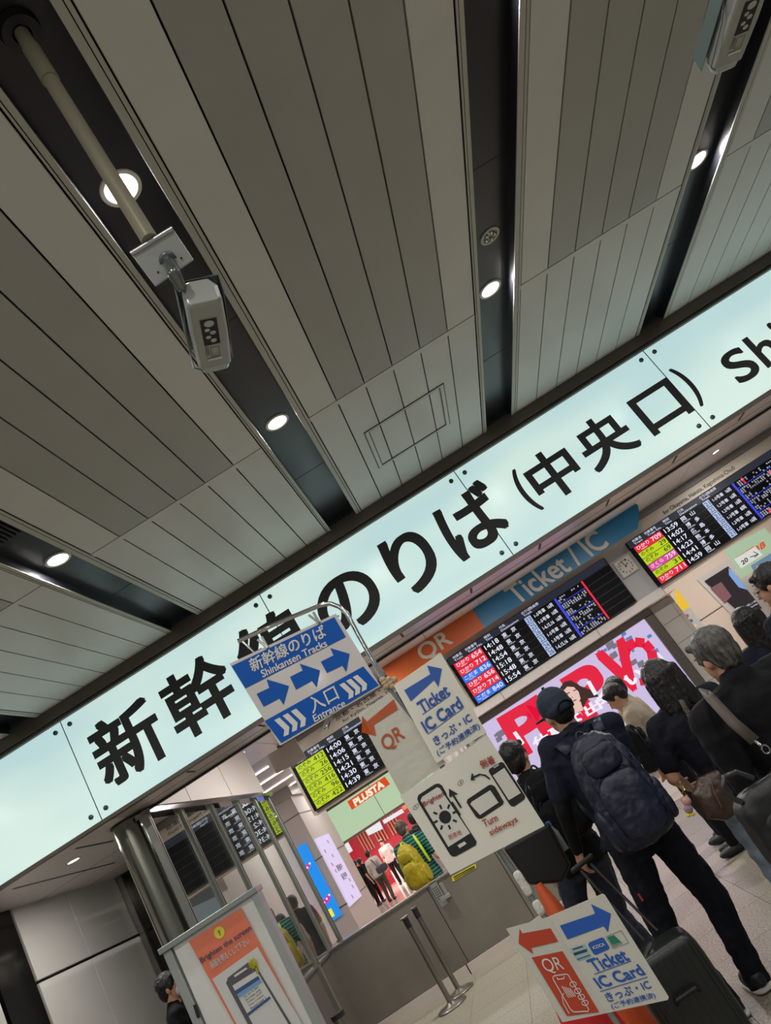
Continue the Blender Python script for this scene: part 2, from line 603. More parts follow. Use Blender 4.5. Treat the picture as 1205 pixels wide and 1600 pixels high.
# concourse ceiling beyond the sign, up to the boards, and the hall beyond
c2 = empty('ceiling_hall', (0, 9, 3.56), kind='structure')
for i, x in enumerate(np.arange(-8.1, 9.0, 0.9)):
    if x < XW - 0.95:
        MB().box((x + 0.004, 9.42, 3.56), (x + 0.896, YB + 0.2, 3.6)).build('panel', PINKW, c2)
    else:
        for y0, y1 in ((6.66, 9.2), (9.206, YB + 0.2)):
            if y0 < 9 and x < XW + 0.05:
                x_ = XW + 0.02
            else:
                x_ = x + 0.004
            if x + 0.896 > x_:
                MB().box((x_, y0, 3.56), (x + 0.896, y1, 3.6)).build('panel', PINKW, c2)
MB().box((-9, 6.6, 3.61), (9, YB + 0.3, 3.65)).build('deck', DARK, c2)
for k, (x, y, z, lab) in enumerate([(-2.97, 10.6, 3.56, 'small lit downlight in the pale ceiling left of the brown blank plate'), (5.0, 10.9, 3.56, 'small lit downlight in the pale ceiling above the right departure board'),
                                    (-3.60, 6.77, GL_B, 'lit downlight over the pale panelled side wall'), (-1.2, 10.5, 3.56, 'added unseen downlight brightening the fascia over the yellow-row board'), (1.0, 8.6, 3.56, 'downlight above the queue'), (-1.2, 8.6, 3.56, 'downlight above the steel counter'), (3.0, 8.6, 3.56, 'downlight above the advertising screen')]):  # the one by the yellow-row board is added to brighten the beige fascia
    downlight(x, y, z - 0.002, 0.065, lab, e=(20 if y > 10 else 60) if z > 3 else 16, group=None)

# far hall ceiling with strip lamps
c3 = empty('ceiling_far', (0, 20, 3.9), kind='structure')
for i, y in enumerate(np.arange(12.0, 38, 1.3)):
    MB().box((-14, y, 3.62), (9, y + 1.29, 3.66)).build('panel', mat('far_panel', '#aaa29e', 0.4), c3)
TUBE = glow('strip_lamp', '#fff6ea', 4.5)
for i, y in enumerate(np.arange(13.2, 25, 1.3)):
    for xs, xe in ((-9.0, -3.4), (-2.6, 2.4), (4, 8)):
        if y > 29 and xs > -9:
            continue
        q = MB().box((xs, y, 3.60), (xe, y + 0.035, 3.62))
        if i % 2 == 0 or xs < -5:
            tag(q.build('strip_light', TUBE), 'long thin white strip lamp across the far hall ceiling', 'ceiling light', 'strip lamps of the far hall')
for y in (14.5, 18, 22, 26):
    area('hall_fill', (-1, y, 3.55), 6, 120, sizey=0.4)
    area('hall_fill', (-6.5, y, 3.55), 3, 60, sizey=0.4)
area('shop_light', (-5.5, 32, 2.55), 5, 420, sizey=4)
area('passage_fill', (5.6, 13.6, 3.5), 2, 130, sizey=1.5)  # added fill with no fitting, brightens the passage wall and poster frame
area('left_bay_fill', (-3.6, 7.4, GL_B - 0.02), 0.3, 7)  # added fill with no fitting of its own, lifts the left side wall

# floor
flo = empty('floor', (0, 6, 0), kind='structure')
FT = mat('granite_tile', '#8f897b', 0.33, noise=(70, 0.6), bump=(200, 0.05))
FTD = mat('granite_tile_dark', '#87827a', 0.36, noise=(95, 0.34))
FAR = mat('polished_floor', '#cfc0b8', 0.12, noise=(2, 0.08))
GRT = mat('grout', '#4b463f', 0.8)
MB().box((-12, -5, -0.06), (9, 11.5, -0.012)).build('screed', GRT, flo)
MB().box((-14, 11.5, -0.06), (9, 40, -0.001)).build('far_floor', FAR, flo)
meshc = {}
for ix in range(-9, 11):
    for iy in range(0, 14):
        x0, y0 = -0.846 + 0.6 * ix, 3.6 + 0.6 * (iy - 1)
        dk = 1 if iy in (5,) and ix < 0 else 0
        if dk not in meshc:
            q = MB().box((0.0015, 0.0015, -0.012), (0.5985, 0.5985, 0.0))
            o = q.build('tile', FTD if dk else FT, flo, org=None)
            meshc[dk] = o.data
            # rebuild in tile-local frame
            for v_ in o.data.vertices:
                v_.co = v_.co + Vector(flo['_o'])
            o.location = Vector((x0, y0, 0)) - Vector(flo['_o'])
        else:
            o = bpy.data.objects.new('tile', meshc[dk])
            COL.objects.link(o)
            o.parent = flo
            o.location = Vector((x0, y0, 0)) - Vector(flo['_o'])
MB().box((-12, -5, -0.012), (9, 2.99, 0.0)).build('near_floor', FT, flo)

# left side wall (runs away from the viewer)
wl = empty('wall_left', (-4.5, 8, 0), kind='structure')
for (y0, y1) in ((7.1, 8.0), (8.005, 9.08)):
    for (z0, z1) in ((0, 1.1), (1.12, 2.185), (2.21, GL_B)):
        bevel(MB().box((-4.5, y0 + 0.003, z0), (-4.45, y1 - 0.003, z1)).build('panel', WALLP, wl), 0.003, 1)
MB().box((-4.6, 4.0, 0), (-4.5, 9.4, GL_B)).build('core', DARK, wl)
MIR = mat('smoked_mirror', '#3f3d3a', 0.1, metal=0.85)
MB().box((-4.53, 6.62, 0), (-4.46, 7.08, GL_B)).build('metal_pilaster', MIR, wl)
for (z0, z1) in ((0, 1.1), (1.12, 2.185), (2.21, GL_B)):
    MB().box((-4.5, 5.4, z0), (-4.45, 6.55, z1)).build('panel', WALLP, wl)
wb = empty('wall_booth', (-3.6, 9.2, 0), kind='structure')
MB().box((-4.5, 9.1, 0), (XW - 0.3, 9.16, GL_B)).build('dark_glazing', MIR, wb)
MB().box((-4.44, 9.05, 0), (-4.38, 9.1, GL_B)).build('jamb', STEEL, wb)
MB().box((-2.82, 6.62, GL_B + 0.02), (XW - 0.01, 10.02, 3.56)).build('fascia_panel', PINKW, wb)
for y in (7.6, 8.8):
    MB().box((XW - 0.011, y, GL_B + 0.02), (XW - 0.008, y + 0.006, 3.56)).build('fascia_joint', DARK, wb)

# cylinder column
q = MB()
cx, cy = -2.95, 6.56
q.loft([q.ring((cx, cy, z), (0, 0, 1), 0.13, n=40) for z in (0, 0.7, 1.4, 2.1, GL_B - 0.01)])
col = fix(q.build('steel_column', mat('column_steel', '#8d8b80', 0.22, metal=0.95), smooth=True))
tag(col, 'round brushed steel column between the side wall and the glass partition', 'column')
q = MB()
q.loft([q.ring((cx, cy, z), (0, 0, 1), 0.142, n=40) for z in (GL_B - 0.02, GL_B - 0.004)])
fix(q.build('collar', DARK, col))

# glass partition
gp = empty('glass_partition', (XW, 8.2, 0), 'tall mirror-like glass partition in steel mullions left of the counter', 'partition')
GLS = bpy.data.materials.new('reflective_glass')
GLS.use_nodes = True
nt = GLS.node_tree
nt.nodes.clear()
out = nt.nodes.new('ShaderNodeOutputMaterial')
mx = nt.nodes.new('ShaderNodeMixShader')
tr = nt.nodes.new('ShaderNodeBsdfTransparent')
tr.inputs[0].default_value = (0.62, 0.66, 0.64, 1)
gs = nt.nodes.new('ShaderNodeBsdfGlossy')
gs.inputs['Color'].default_value = (0.86, 0.88, 0.87, 1)
gs.inputs['Roughness'].default_value = 0.015
mx.inputs[0].default_value = 0.62
nt.links.new(tr.outputs[0], mx.inputs[1])
nt.links.new(gs.outputs[0], mx.inputs[2])
nt.links.new(mx.outputs[0], out.inputs[0])
MUL = mat('mullion_steel', '#a3a49a', 0.3, metal=0.8)
my = [6.50, 7.20, 7.98, 8.78, 9.42, 9.98]
for i in range(5):
    MB().box((XW - 0.006, my[i] + 0.03, 0.98), (XW + 0.006, my[i + 1] - 0.03, GL_B - 0.1)).build('glass_pane', GLS, gp)
for i, y in enumerate(my):
    bevel(MB().box((XW - 0.035, y - 0.028, 0.0), (XW + 0.03, y + 0.028, GL_B - 0.04)).build('mullion', MUL, gp), 0.004, 1)
    MB().box((XW + 0.031, y - 0.006, 0.95), (XW + 0.033, y + 0.006, GL_B - 0.05)).build('gasket', BLACK, gp)
MB().box((XW - 0.07, 6.45, GL_B - 0.07), (XW + 0.07, 10.03, GL_B - 0.03)).build('top_rail', mat('rail_mirror', '#a39a98', 0.12, metal=0.9), gp)
MB().box((XW - 0.30, 6.6, 0.0), (XW - 0.02, 9.6, 0.93)).build('lower_panel', mat('dark_panel', '#6a655e', 0.35, metal=0.4), gp)
MB().box((XW - 0.32, 6.55, 0.93), (XW + 0.0, 9.6, 0.955)).build('ledge', mat('dark_panel'), gp)

# steel counter
cn = empty('steel_counter', (-1.3, YC, 0), 'long waist-high brushed steel counter with door panels across the hall', 'counter')
for x0, x1 in ((-3.02, -1.482), (-1.474, -0.632), (-0.624, 0.15)):
    bevel(MB().box((x0, YC, 0.11), (x1, YC + 0.03, 0.955)).build('door' if x0 > -1.5 and x0 < -1 else 'panel', STEELD, cn), 0.002, 1)
MB().box((-3.02, YC + 0.02, 0.0), (0.15, YC + 0.1, 0.94)).build('carcass', DARK, cn)
MB().box((-3.05, YC - 0.012, 0.955), (0.16, YC + 0.13, 0.972)).build('worktop', mat('counter_top', '#b9b4ac', 0.18, metal=0.8), cn)
MB().box((-3.02, YC - 0.012, 0.0), (-1.52, YC + 0.02, 0.105)).build('plinth', mat('plinth_stone', '#c9bdb6', 0.35), cn)
MB().box((-1.505, YC - 0.012, 0.0), (0.15, YC + 0.02, 0.105)).build('plinth', mat('plinth_stone'), cn)
la = MB()
p = W(690, 1400, YC)
la.box((p.x - 0.06, YC - 0.012, p.z - 0.10), (p.x + 0.03, YC, p.z + 0.17)).box((p.x + 0.05, YC - 0.05, p.z - 0.03), (p.x + 0.09, YC, p.z + 0.12)).box((p.x - 0.02, YC - 0.06, p.z - 0.05), (p.x + 0.10, YC, p.z - 0.01))
lt = bevel(la.build('latch', mat('latch_grey', '#a9aca8', 0.3, metal=0.7), cn), 0.004)
pn = MB()
for i in range(3):
    for j in range(6):
        pn.box((p.x - 0.045 + i * 0.022, YC - 0.0135, p.z - 0.02 + j * 0.024), (p.x - 0.033 + i * 0.022, YC - 0.012, p.z - 0.008 + j * 0.024))
pn.build('perforation', BLACK, lt)
yl = MB()
P0 = Plane((0, YC - 0.004, 0), (0, -1, 0), (480, 1340, 3.171))
yl.slab([P0.at(q_) for q_ in ((715, 95), (835, 30), (838, 52), (722, 120))], (0, 0.002, 0))
lb = tag(yl.build('warning_label', mat('yellow_tape', '#d8cf1a', 0.5), cn))
q = MB()
P0.line(q, [(725, 98), (830, 42)], 5)
P0.line(q, [(728, 108), (832, 50)], 4)
q.build('print', BLACK, lb)

# ---------------------------------------------------------------- departure board wall
wf = empty('wall_boards', (0, YB, 2.4), kind='structure')
MB().box((XW, YB + 0.03, 2.42), (9, YB + 0.3, 3.455)).build('fascia', BEIGE, wf)
MB().box((XW, YB - 0.02, 3.455), (9, YB + 0.3, 3.56)).build('grey_beam', mat('grey_beam', '#7c7673', 0.5), wf)
MB().box((-0.3, YB - 0.01, 2.325), (3.36, YB + 0.3, 2.455)).build('lower_beam', PINKW, wf)
MB().box((0.5, YB - 0.012, 2.325), (0.506, YB, 2.455)).build('joint', DARK, wf)
MB().box((2.2, YB - 0.012, 2.325), (2.206, YB, 2.455)).build('joint', DARK, wf)
MB().box((2.95, YB - 0.008, 2.455), (3.33, YB + 0.03, 3.27)).build('clock_panel', mat('clock_panel', '#b3b1b2', 0.4), wf)
q = MB()
txz(q, 'for Okayama, Hakata, Kagoshima-Chuō', 4.12, 5.44, 3.30, 3.385, YB + 0.028, bold=0.012)
txz(q, 'for Kyōto, Nagoya, Tōkyō', -1.72, -0.72, 3.31, 3.37, YB + 0.028, bold=0.012)
txz(q, '京都・名古屋・東京', -1.80, -0.72, 3.395, 3.47, YB + 0.028, bold=0.012)
q.build('lettering', BLACK, wf)


def board(x0, x1, label, rows, tracks, cars, cells_end, redx=None, header=True, dest=None):
    """LED departure board, six rows"""
    t = empty('departure_board', (x0, YB, 2.465), label, 'display board', 'departure boards')
    bevel(MB().box((x0, YB - 0.06, 2.462), (x1, YB, 3.268)).build('casing', LEDB, t), 0.006, 1)
    y = YB - 0.0615
    hd = MB()
    if header:
        rectxz(hd, x0 + 0.01, x1 - 0.01, 3.152, 3.262, y)
        hb_ = hd.build('header', LEDH, t)
        q = MB()
        for hx, s_ in ((0.10, '列車名'), (0.32, '列車番号'), (0.66, '時刻'), (0.93, '行先'), (1.33, 'のりば'), (1.48, '自由席')):
            if x0 + hx + 0.1 < x1:
                txz(q, s_, x0 + hx, x0 + hx + 0.05 * len(s_), 3.205, 3.25, y - 0.001)
        for hx, s_ in ((0.10, 'Train'), (0.34, 'Train No.'), (0.66, 'Time'), (0.93, 'Destination'), (1.34, 'Track')):
            if x0 + hx + 0.1 < x1:
                txz(q, s_, x0 + hx, x0 + hx + 0.028 * len(s_), 3.165, 3.195, y - 0.001)
        q.build('lettering', LEDW, hb_)
    rp = 0.1128
    for i, (kind, name, sub, num, tm, dst) in enumerate(rows):
        zt = 3.147 - rp * i
        zb = zt - rp
        row = MB().box((x0 + 0.01, y, zb + 0.001), (x1 - 0.01, y + 0.002, zb + 0.004)).build('row', mat('row_line', '#3a3a40', 0.5), t)
        q = MB()
        rectxz(q, x0 + 0.055, x0 + 0.535, zb + 0.006, zt - 0.002, y - 0.001)
        q.build('train_cell', {'r': LEDR, 'y': LEDY, 'b': LEDBL, 'p': LEDP}[kind], row)
        q = MB()
        txz(q, name, x0 + 0.085, x0 + 0.30, zb + 0.042, zt - 0.014, y - 0.002, bold=0.01)
        txz(q, sub, x0 + 0.14, x0 + 0.24, zb + 0.012, zb + 0.034, y - 0.002)
        wn = 0.056 * len(num)
        txz(q, num, x0 + 0.515 - wn, x0 + 0.515, zb + 0.028, zt - 0.018, y - 0.002, bold=0.008)
        q.build('train_name', mat('led_ink', '#101208', 0.6) if kind == 'y' else LEDW, row)
        q = MB()
        txz(q, tm, x0 + 0.585, x0 + 0.82, zb + 0.026, zt - 0.016, y - 0.001, bold=0.012)
        for a, ch_ in enumerate(dst):
            xx = x0 + 0.90 + a * 0.16
            txz(q, ch_, xx, xx + 0.075, zb + 0.034, zt - 0.012, y - 0.001, bold=0.012)
        txz(q, 'Tokyo' if '京' in dst else 'Hakata', x0 + 0.90, x0 + 1.02, zb + 0.008, zb + 0.03, y - 0.001)
        q.build('lettering', LEDW, row)
        if tracks:
            q = MB()
            rectxz(q, x0 + 1.315, x0 + 1.425, zb + 0.006, zt - 0.003, y - 0.001)
            q.build('track_cell', LEDC, row)
            q = MB()
            txz(q, tracks[i], x0 + 1.33, x0 + 1.41, zb + 0.024, zt - 0.020, y - 0.002)
            q.build('track_number', mat('led_ink'), row)
        if cars:
            q = MB()
            txz(q, cars[i][0], x0 + 1.47, x0 + 1.66, zb + 0.03, zt - 0.022, y - 0.001, bold=0.012)
            txz(q, cars[i][1], x0 + 1.71, x0 + 1.80, zb + 0.03, zt - 0.022, y - 0.001, bold=0.012)
            xx = x0 + 1.90
            rnd = random.Random(i * 3 + int(x0 * 7))
            n = 0
            while xx < x0 + cells_end - 0.03:
                for zz in (0.07, 0.04, 0.012):
                    if rnd.random() < (0.8 if i % 2 or xx < x0 + 2.0 else 0.25):
                        s_ = rnd.choice('新名東京静浜岡山広島小倉博多福')
                        txz(q, s_, xx, xx + 0.024, zb + zz, zb + zz + 0.024, y - 0.001)
                xx += 0.036
            q.build('stop_list', LEDW, row)
            q = MB()
            rectxz(q, x0 + 1.855, x0 + 1.89, zb, zt, y - 0.001)
            if i % 2 == 0:
                rectxz(q, x0 + 1.89, x0 + cells_end, zb + 0.0, zb + 0.008, y - 0.001)
            q.build('track_bar', LEDN, row)
    if redx:
        q = MB()
        for (rx, a, b_) in redx:
            rectxz(q, x0 + rx, x0 + rx + 0.028, 3.147 - rp * b_, 3.147 - rp * a, y - 0.002)
        q.build('full_mark', LEDR, t)
    q = MB()
    for i in range(7):
        if x1 - x0 > 2.5:
            q.box((x0 + cells_end + 0.05, y, 3.14 - 0.113 * i), (x1 - 0.01, y + 0.001, 3.144 - 0.113 * i))
    if len(q.v):
        q.build('empty_rows', mat('row_line'), t)
    return t


TK = '東京'
board(-2.705, -0.55, 'black departure board listing six yellow train rows above the shop entrance',
      [('y', 'のぞみ', 'Nozomi', n, t_, TK) for n, t_ in (('412', '14:00'), ('26', '14:06'), ('256', '14:15'), ('416', '14:21'), ('96', '14:30'), ('422', '14:39'))], None, None, 1.5)
C1 = [('1-5号車', '16両'), ('1-5号車', '16両'), ('1-6,15,16', '16両'), ('1-5号車', '16両'), ('1-5号車', '16両'), ('1-6,15,16', '16両')]
board(0.085, 2.93, 'black departure board with red and blue train rows under the orange and blue banner',
      [('r', 'ひかり', 'Hikari', '654', '14:18', TK), ('r', 'ひかり', 'Hikari', '712', '14:48', TK), ('b', 'こだま', 'Kodama', '836', '14:54', TK), ('r', 'ひかり', 'Hikari', '656', '15:18', TK), ('r', 'ひかり', 'Hikari', '714', '15:48', TK), ('b', 'こだま', 'Kodama', '840', '15:54', TK)],
      ['23', '25', '26', '23', '24', '26'], C1, 2.34, [(2.345, 0, 6)])
C2 = [('1-5号車', '16両'), ('1,2号車', '16両'), ('1,2号車', '16両'), ('1-3号車', '8両'), ('1,2号車', '16両'), ('1-5号車', '16両')]
board(3.335, 6.9, 'black departure board with mixed red, yellow and pink rows right of the wall clock',
      [('r', 'ひかり', 'Hikari', '709', '13:59', '岡山'), ('y', 'のぞみ', 'Nozomi', '29', '14:02', '博多'), ('y', 'のぞみ', 'Nozomi', '69', '14:17', '広島'), ('p', 'さくら', 'Sakura', '759', '14:23', '熊本'), ('y', 'のぞみ', 'Nozomi', '31', '14:41', '博多'), ('r', 'ひかり', 'Hikari', '711', '14:59', '岡山')],
      ['21', '22', '21', '20', '22', '21'], C2, 3.2, [(2.02, 0, 1), (2.42, 1.3, 2.2), (2.75, 0.2, 1.2), (2.02, 5.2, 6), (2.9, 2.6, 3.4)])

# clock
ck = empty('wall_clock', (3.13, YB, 2.82), 'square pale wall clock between the two right departure boards', 'clock')
cx0, cx1, cz0, cz1 = 2.985, 3.275, 2.835, 3.125
ccx, ccz = (cx0 + cx1) / 2, (cz0 + cz1) / 2
bevel(MB().box((cx0, YB - 0.045, cz0), (cx1, YB - 0.01, cz1)).build('case', mat('clock_case', '#b3a79d', 0.4), ck), 0.01)
q = MB()
q.box((cx0 + 0.018, YB - 0.047, cz0 + 0.018), (cx1 - 0.018, YB - 0.044, cz1 - 0.018))
q.build('dial', mat('dial', '#cfc8be', 0.4), ck)
q = MB()
for i in range(1, 13):
    a = R(90 - 30 * i)
    x, z = ccx + 0.098 * math.cos(a), ccz + 0.098 * math.sin(a)
    txz(q, str(i), x - 0.011 * len(str(i)), x + 0.011 * len(str(i)), z - 0.013, z + 0.013, YB - 0.047, bold=0.02)
q.build('numeral', BLACK, ck)
for nm, a, l in (('hour_hand', 90 - 30 * 1.95, 0.062), ('minute_hand', 90 + 12, 0.09)):
    q = MB()
    d = Vector((math.cos(R(a)), 0, math.sin(R(a))))
    tt = Vector((d.z, 0, -d.x)) * 0.005
    c_ = Vector((ccx, YB - 0.05, ccz))
    q.slab([c_ - d * 0.02 - tt, c_ + d * l - tt, c_ + d * l + tt, c_ - d * 0.02 + tt], (0, -0.002, 0))
    q.build(nm, BLACK, ck)

# orange / blue banner
YN = 10.92
bn = empty('hanging_banner', (1.4, YN, 3.2), 'long hanging banner, orange on its left and blue on its right, over the boards', 'banner')
A, B_, C_, D_ = W(590, 1030, YN), W(735, 946, YN), W(760, 985, YN), W(610, 1065, YN)
zt, zb_ = 3.60, 3.245
xm = 0.786
MB().box((-0.745, YN, zb_), (xm, YN + 0.012, zt)).build('orange_panel', mat('banner_orange', '#c2571a', 0.45), bn)
q = MB()
pts = [(xm, zb_), (3.40, zb_), (3.46, 3.30), (3.56, 3.42), (3.62, 3.53), (3.60, 3.56), (xm, 3.60)]
q.slab([(x, YN, z) for x, z in pts], (0, 0.012, 0))
fix(q.build('blue_panel', mat('banner_blue', '#0f6f9f', 0.4), bn))
P = Plane((0, YN, 0), (0, -1, 0), (600, 780, 2.869))
q = MB()
P.text(q, 'QR', (185, 740), (318, 655), (140, 668), 0.006, bold=0.02, res=6)
P.text(q, 'Ticket / IC', (600, 475), (1012, 205), (533, 405), 0.006, bold=0.02, res=6)
q.build('lettering', mat('print_pale', '#c9c2b8', 0.5), bn)

# blank brown plate hung left of the yellow board
q = MB()
q.slab([W(x, y, 10.6) for x, y in ((418, 1180), (460.4, 1153.8), (478.8, 1184.8), (432, 1208.8))], (0, 0.03, 0))
bp = fix(q.build('blank_plate', mat('plate_brown', '#83776d', 0.5)))
tag(bp, 'blank brown plate hanging at the left end of the yellow-row board', 'sign plate')
pt = W(440, 1167, 10.6)
MB().box((pt.x - 0.01, 10.6, pt.z), (pt.x + 0.01, 10.62, 3.56)).build('hanger', DARK, bp)
# bullet camera on the fascia
bc = empty('bullet_camera', W(512, 1125, 11.2), 'small chrome bullet camera below the blue placard', 'camera')
q = MB()
q.cap(W(515, 1120, 11.2), 0.045, W(509, 1136, 11.05), 0.045)
q.build('housing', CHROME, bc, smooth='all')
q = MB()
q.tube([W(518, 1114, 11.2), W(520, 1105, 11.72)], 0.015)
q.build('bracket', STEEL, bc, smooth=True)

# ---------------------------------------------------------------- advertising screen wall
YA = 12.0
wa = empty('wall_screen', (1.6, YA, 0), kind='structure')
MB().box((-0.3, YA + 0.12, 0), (3.5, YA + 0.3, 2.5)).build('core', PINKW, wa)
TW = mat('wall_tile', '#b3aca6', 0.3, noise=(1.2, 0.04))
for i in range(7):
    MB().box((3.12, YA + 0.02, 0.33 * i), (3.43, YA + 0.12, 0.33 * i + 0.325)).build('tile', TW, wa)
    MB().box((3.435, YA + 0.03, 0.33 * i), (3.5, YA + 0.7, 0.33 * i + 0.325)).build('tile', TW, wa)
MB().box((3.1, YA - 0.3, 2.315), (3.52, YA + 0.3, 2.33)).build('soffit', PINKW, wa)
sc_ = empty('video_screen', (1.5, YA, 0.5), 'huge bright advertising screen with red lettering behind the queue', 'screen')
SFR = mat('screen_frame', '#7d756b', 0.28, metal=0.85)
for nm, a_, b_ in (('top', (-0.2, 2.215), (3.10, 2.32)), ('right', (2.955, 0.5), (3.10, 2.215)), ('left', (-0.2, 0.5), (-0.06, 2.215)), ('bottom', (-0.2, 0.4), (3.10, 0.5))):
    bevel(MB().box((a_[0], YA - 0.03, a_[1]), (b_[0], YA + 0.12, b_[1])).build('frame_bar', SFR, sc_), 0.01, 1)
SX0, SX1, SZ0, SZ1 = -0.06, 2.955, 0.5, 2.215
MB().box((SX0, YA + 0.03, SZ0), (SX1, YA + 0.1, SZ1)).build('screen_panel', glow('screen_lilac', '#cfc0e6', 0.95), sc_)
P = Plane((0, YA + 0.03, 0), (0, -1, 0), (740, 960, 3.347))
REDS = glow('screen_red', '#e8123c', 0.95)
WHS = glow('screen_white', '#f4ecf6', 1.0)
q = MB()
for s_, bl, br, tl in (('P', (235, 800), (420, 690), (95, 620)), ('I', (345, 730), (400, 690), (262, 500)), ('D', (620, 640), (800, 520), (480, 400)), ('V', (830, 410), (960, 350), (715, 230)), ('?', (1010, 330), (1010, 230), (900, 330))):
    pass
P.text(q, 'P', (252, 742), (420, 640), (140, 548), lift=0.004, bold=0.05, res=6)
P.text(q, 'I', (405, 665), (455, 632), (270, 470), lift=0.004, bold=0.04, res=6)
P.text(q, 'P', (600, 540), (745, 450), (470, 345), lift=0.004, bold=0.05, res=6)
P.text(q, 'V', (770, 430), (905, 345), (650, 215), lift=0.004, bold=0.05, res=6)
P.line(q, [(788, 225), (800, 175), (845, 145), (895, 150), (930, 190), (940, 240), (925, 295), (890, 330), (900, 370)], 52, 0.004)
P.poly(q, [(500, 560), (560, 515), (640, 600), (760, 640), (560, 760)], 0.0035)
q.build('red_lettering', REDS, sc_)
q = MB()
for s_, x, y in (('仕', 355, 660), ('事', 440, 610), ('は', 520, 555), ('出', 625, 490), ('会', 690, 430), ('い', 790, 370), ('い', 845, 330)):
    P.text(q, s_, (x - 25, y + 45), (x + 50, y), (x - 55, y - 5), lift=0.008, bold=0.04)
P.poly(q, [(205, 620), (222, 610), (268, 672), (250, 684)], 0.008)
P.line(q, [(960, 200), (1160, 430)], 14, 0.0034)
P.line(q, [(600, 350), (640, 420)], 22, 0.008)
q.build('white_lettering', WHS, sc_)
q = MB()
rng = random.Random(3)
for i in range(26):
    x, y = rng.choice([(90 + rng.random() * 110, 560 + rng.random() * 110), (620 + rng.random() * 300, 90 + rng.random() * 200), (450 + rng.random() * 70, 320 + rng.random() * 40)])
    w_ = 12 + rng.random() * 26
    P.poly(q, [(x, y), (x + w_, y - w_ * 0.6), (x + w_ * 1.4, y + w_ * 0.2), (x + w_ * 0.4, y + w_ * 0.9)], 0.0025)
q.build('street_blocks', glow('screen_grey', '#8c8797', 0.7), sc_)
q = MB()
for i in range(14):
    x, y = 640 + rng.random() * 300, 90 + rng.random() * 190
    w_ = 12 + rng.random() * 22
    P.poly(q, [(x, y), (x + w_, y - w_ * 0.6), (x + w_ * 1.4, y + w_ * 0.2), (x + w_ * 0.4, y + w_ * 0.9)], 0.003)
q.build('street_windows', glow('screen_sky', '#5d8fd0', 0.8), sc_)
# generic portrait print on the screen
q = MB()
P.poly(q, [(452, 385), (475, 352), (510, 345), (560, 375), (640, 405), (655, 430), (600, 440), (560, 510), (520, 525), (495, 500), (470, 460)], 0.0055)
q.build('portrait_hair', glow('screen_hair', '#4a2a22', 0.6), sc_)
q = MB()
P.poly(q, [(470, 400), (490, 378), (525, 380), (550, 405), (560, 440), (548, 468), (530, 478), (505, 465), (480, 440)], 0.0065)
P.poly(q, [(520, 470), (560, 455), (575, 500), (530, 520)], 0.006)
q.build('portrait_face', glow('screen_skin', '#f0c8bc', 0.9), sc_)
q = MB()
P.line(q, [(488, 415), (503, 408)], 5, 0.0075)
P.line(q, [(522, 400), (538, 394)], 5, 0.0075)
P.line(q, [(513, 432), (520, 436)], 3, 0.0075)
P.line(q, [(520, 455), (538, 446)], 5, 0.0075)
q.build('portrait_features', glow('screen_dark', '#5a1f28', 0.6), sc_)

# ---------------------------------------------------------------- passage on the right
wp = empty('wall_passage', (5, 16, 0), kind='structure')
MB().box((3.5, 16.05, 0), (9, 16.2, 3.6)).build('panel', mat('passage_wall', '#c3b4a8', 0.4), wp)
MB().box((3.45, 12.7, 0), (3.5, 16.05, 3.6)).build('panel', PINKW, wp)
for z in (0.9, 1.8, 2.7):
    MB().box((3.5, 16.035, z), (9, 16.05, z + 0.012)).build('joint', DARK, wp)
P = Plane((0, 16.0, 0), (0, -1, 0), (940, 860, 3.638))
ps = empty('framed_poster', P.at((740, 300)), 'dark lit poster in a pale frame on the passage wall', 'poster')
q = MB()
q.slab([P.at(c, -0.02) for c in ((545, 165), (730, 45), (964, 340), (964, 400), (800, 425))], (0, 0.05, 0))
fix(q.build('frame', mat('poster_frame', '#b4aeac', 0.4), ps))
q = MB()
P.poly(q, [(585, 175), (720, 90), (912, 328), (820, 385)], 0.004)
P.poly(q, [(585, 175), (720, 90), (912, 328), (760, 330)], 0.004)
q.build('print', glow('poster_dark', '#3a3336', 0.8), ps)
q = MB()
P.poly(q, [(620, 215), (680, 180), (740, 260), (700, 300)], 0.006)
q.build('print_rose', glow('poster_rose', '#8a5a5e', 0.8), ps)
q = MB()
P.poly(q, [(722, 100), (745, 120), (830, 225), (780, 210), (725, 140)], 0.006)
q.build('print_sky', glow('poster_sky', '#7fa9e0', 0.9), ps)
q = MB()
P.text(q, '私たちの新しい旅', (790, 345), (880, 292), (783, 335), 0.008)
P.text(q, 'your next journey', (800, 362), (890, 308), (793, 352), 0.008)
q.build('lettering', LEDW, ps)
P = Plane((0, 13.6, 0), (0, -1, 0), (940, 620, 4.547))
ts = empty('track_sign', P.at((1040, 1180)), 'white track sign with number 20 and an arrow', 'sign')
q = MB()
q.slab([P.at(c) for c in ((950, 1150), (1092, 1062), (1145, 1122), (1000, 1215))], (0, 0.05, 0))
fix(q.build('face', glow('sign_face_white', '#e4e6de', 0.85), ts))
q = MB()
P.text(q, '20', (1005, 1195), (1045, 1165), (990, 1170), 0.004, bold=0.03)
P.line(q, [(1055, 1140), (1115, 1118)], 6, 0.004)
P.line(q, [(1078, 1100), (1115, 1118), (1085, 1142)], 6, 0.004)
q.build('lettering', BLACK, ts)
q = MB()
P2 = Plane((0, 15.0, 0), (0, -1, 0), (940, 620, 4.547))
q.slab([P2.at(c) for c in ((880, 1085), (1160, 930), (1300, 1100), (1000, 1290))], (0, 0.05, 0))
o = fix(q.build('shop_sign', glow('shop_green', '#bcd8b4', 0.7)))
tag(o, 'pale green shop sign with orange lettering behind the white track sign', 'sign')
q = MB()
P2.text(q, 'B', (1135, 1085), (1165, 1065), (1125, 1045), 0.006, bold=0.05)
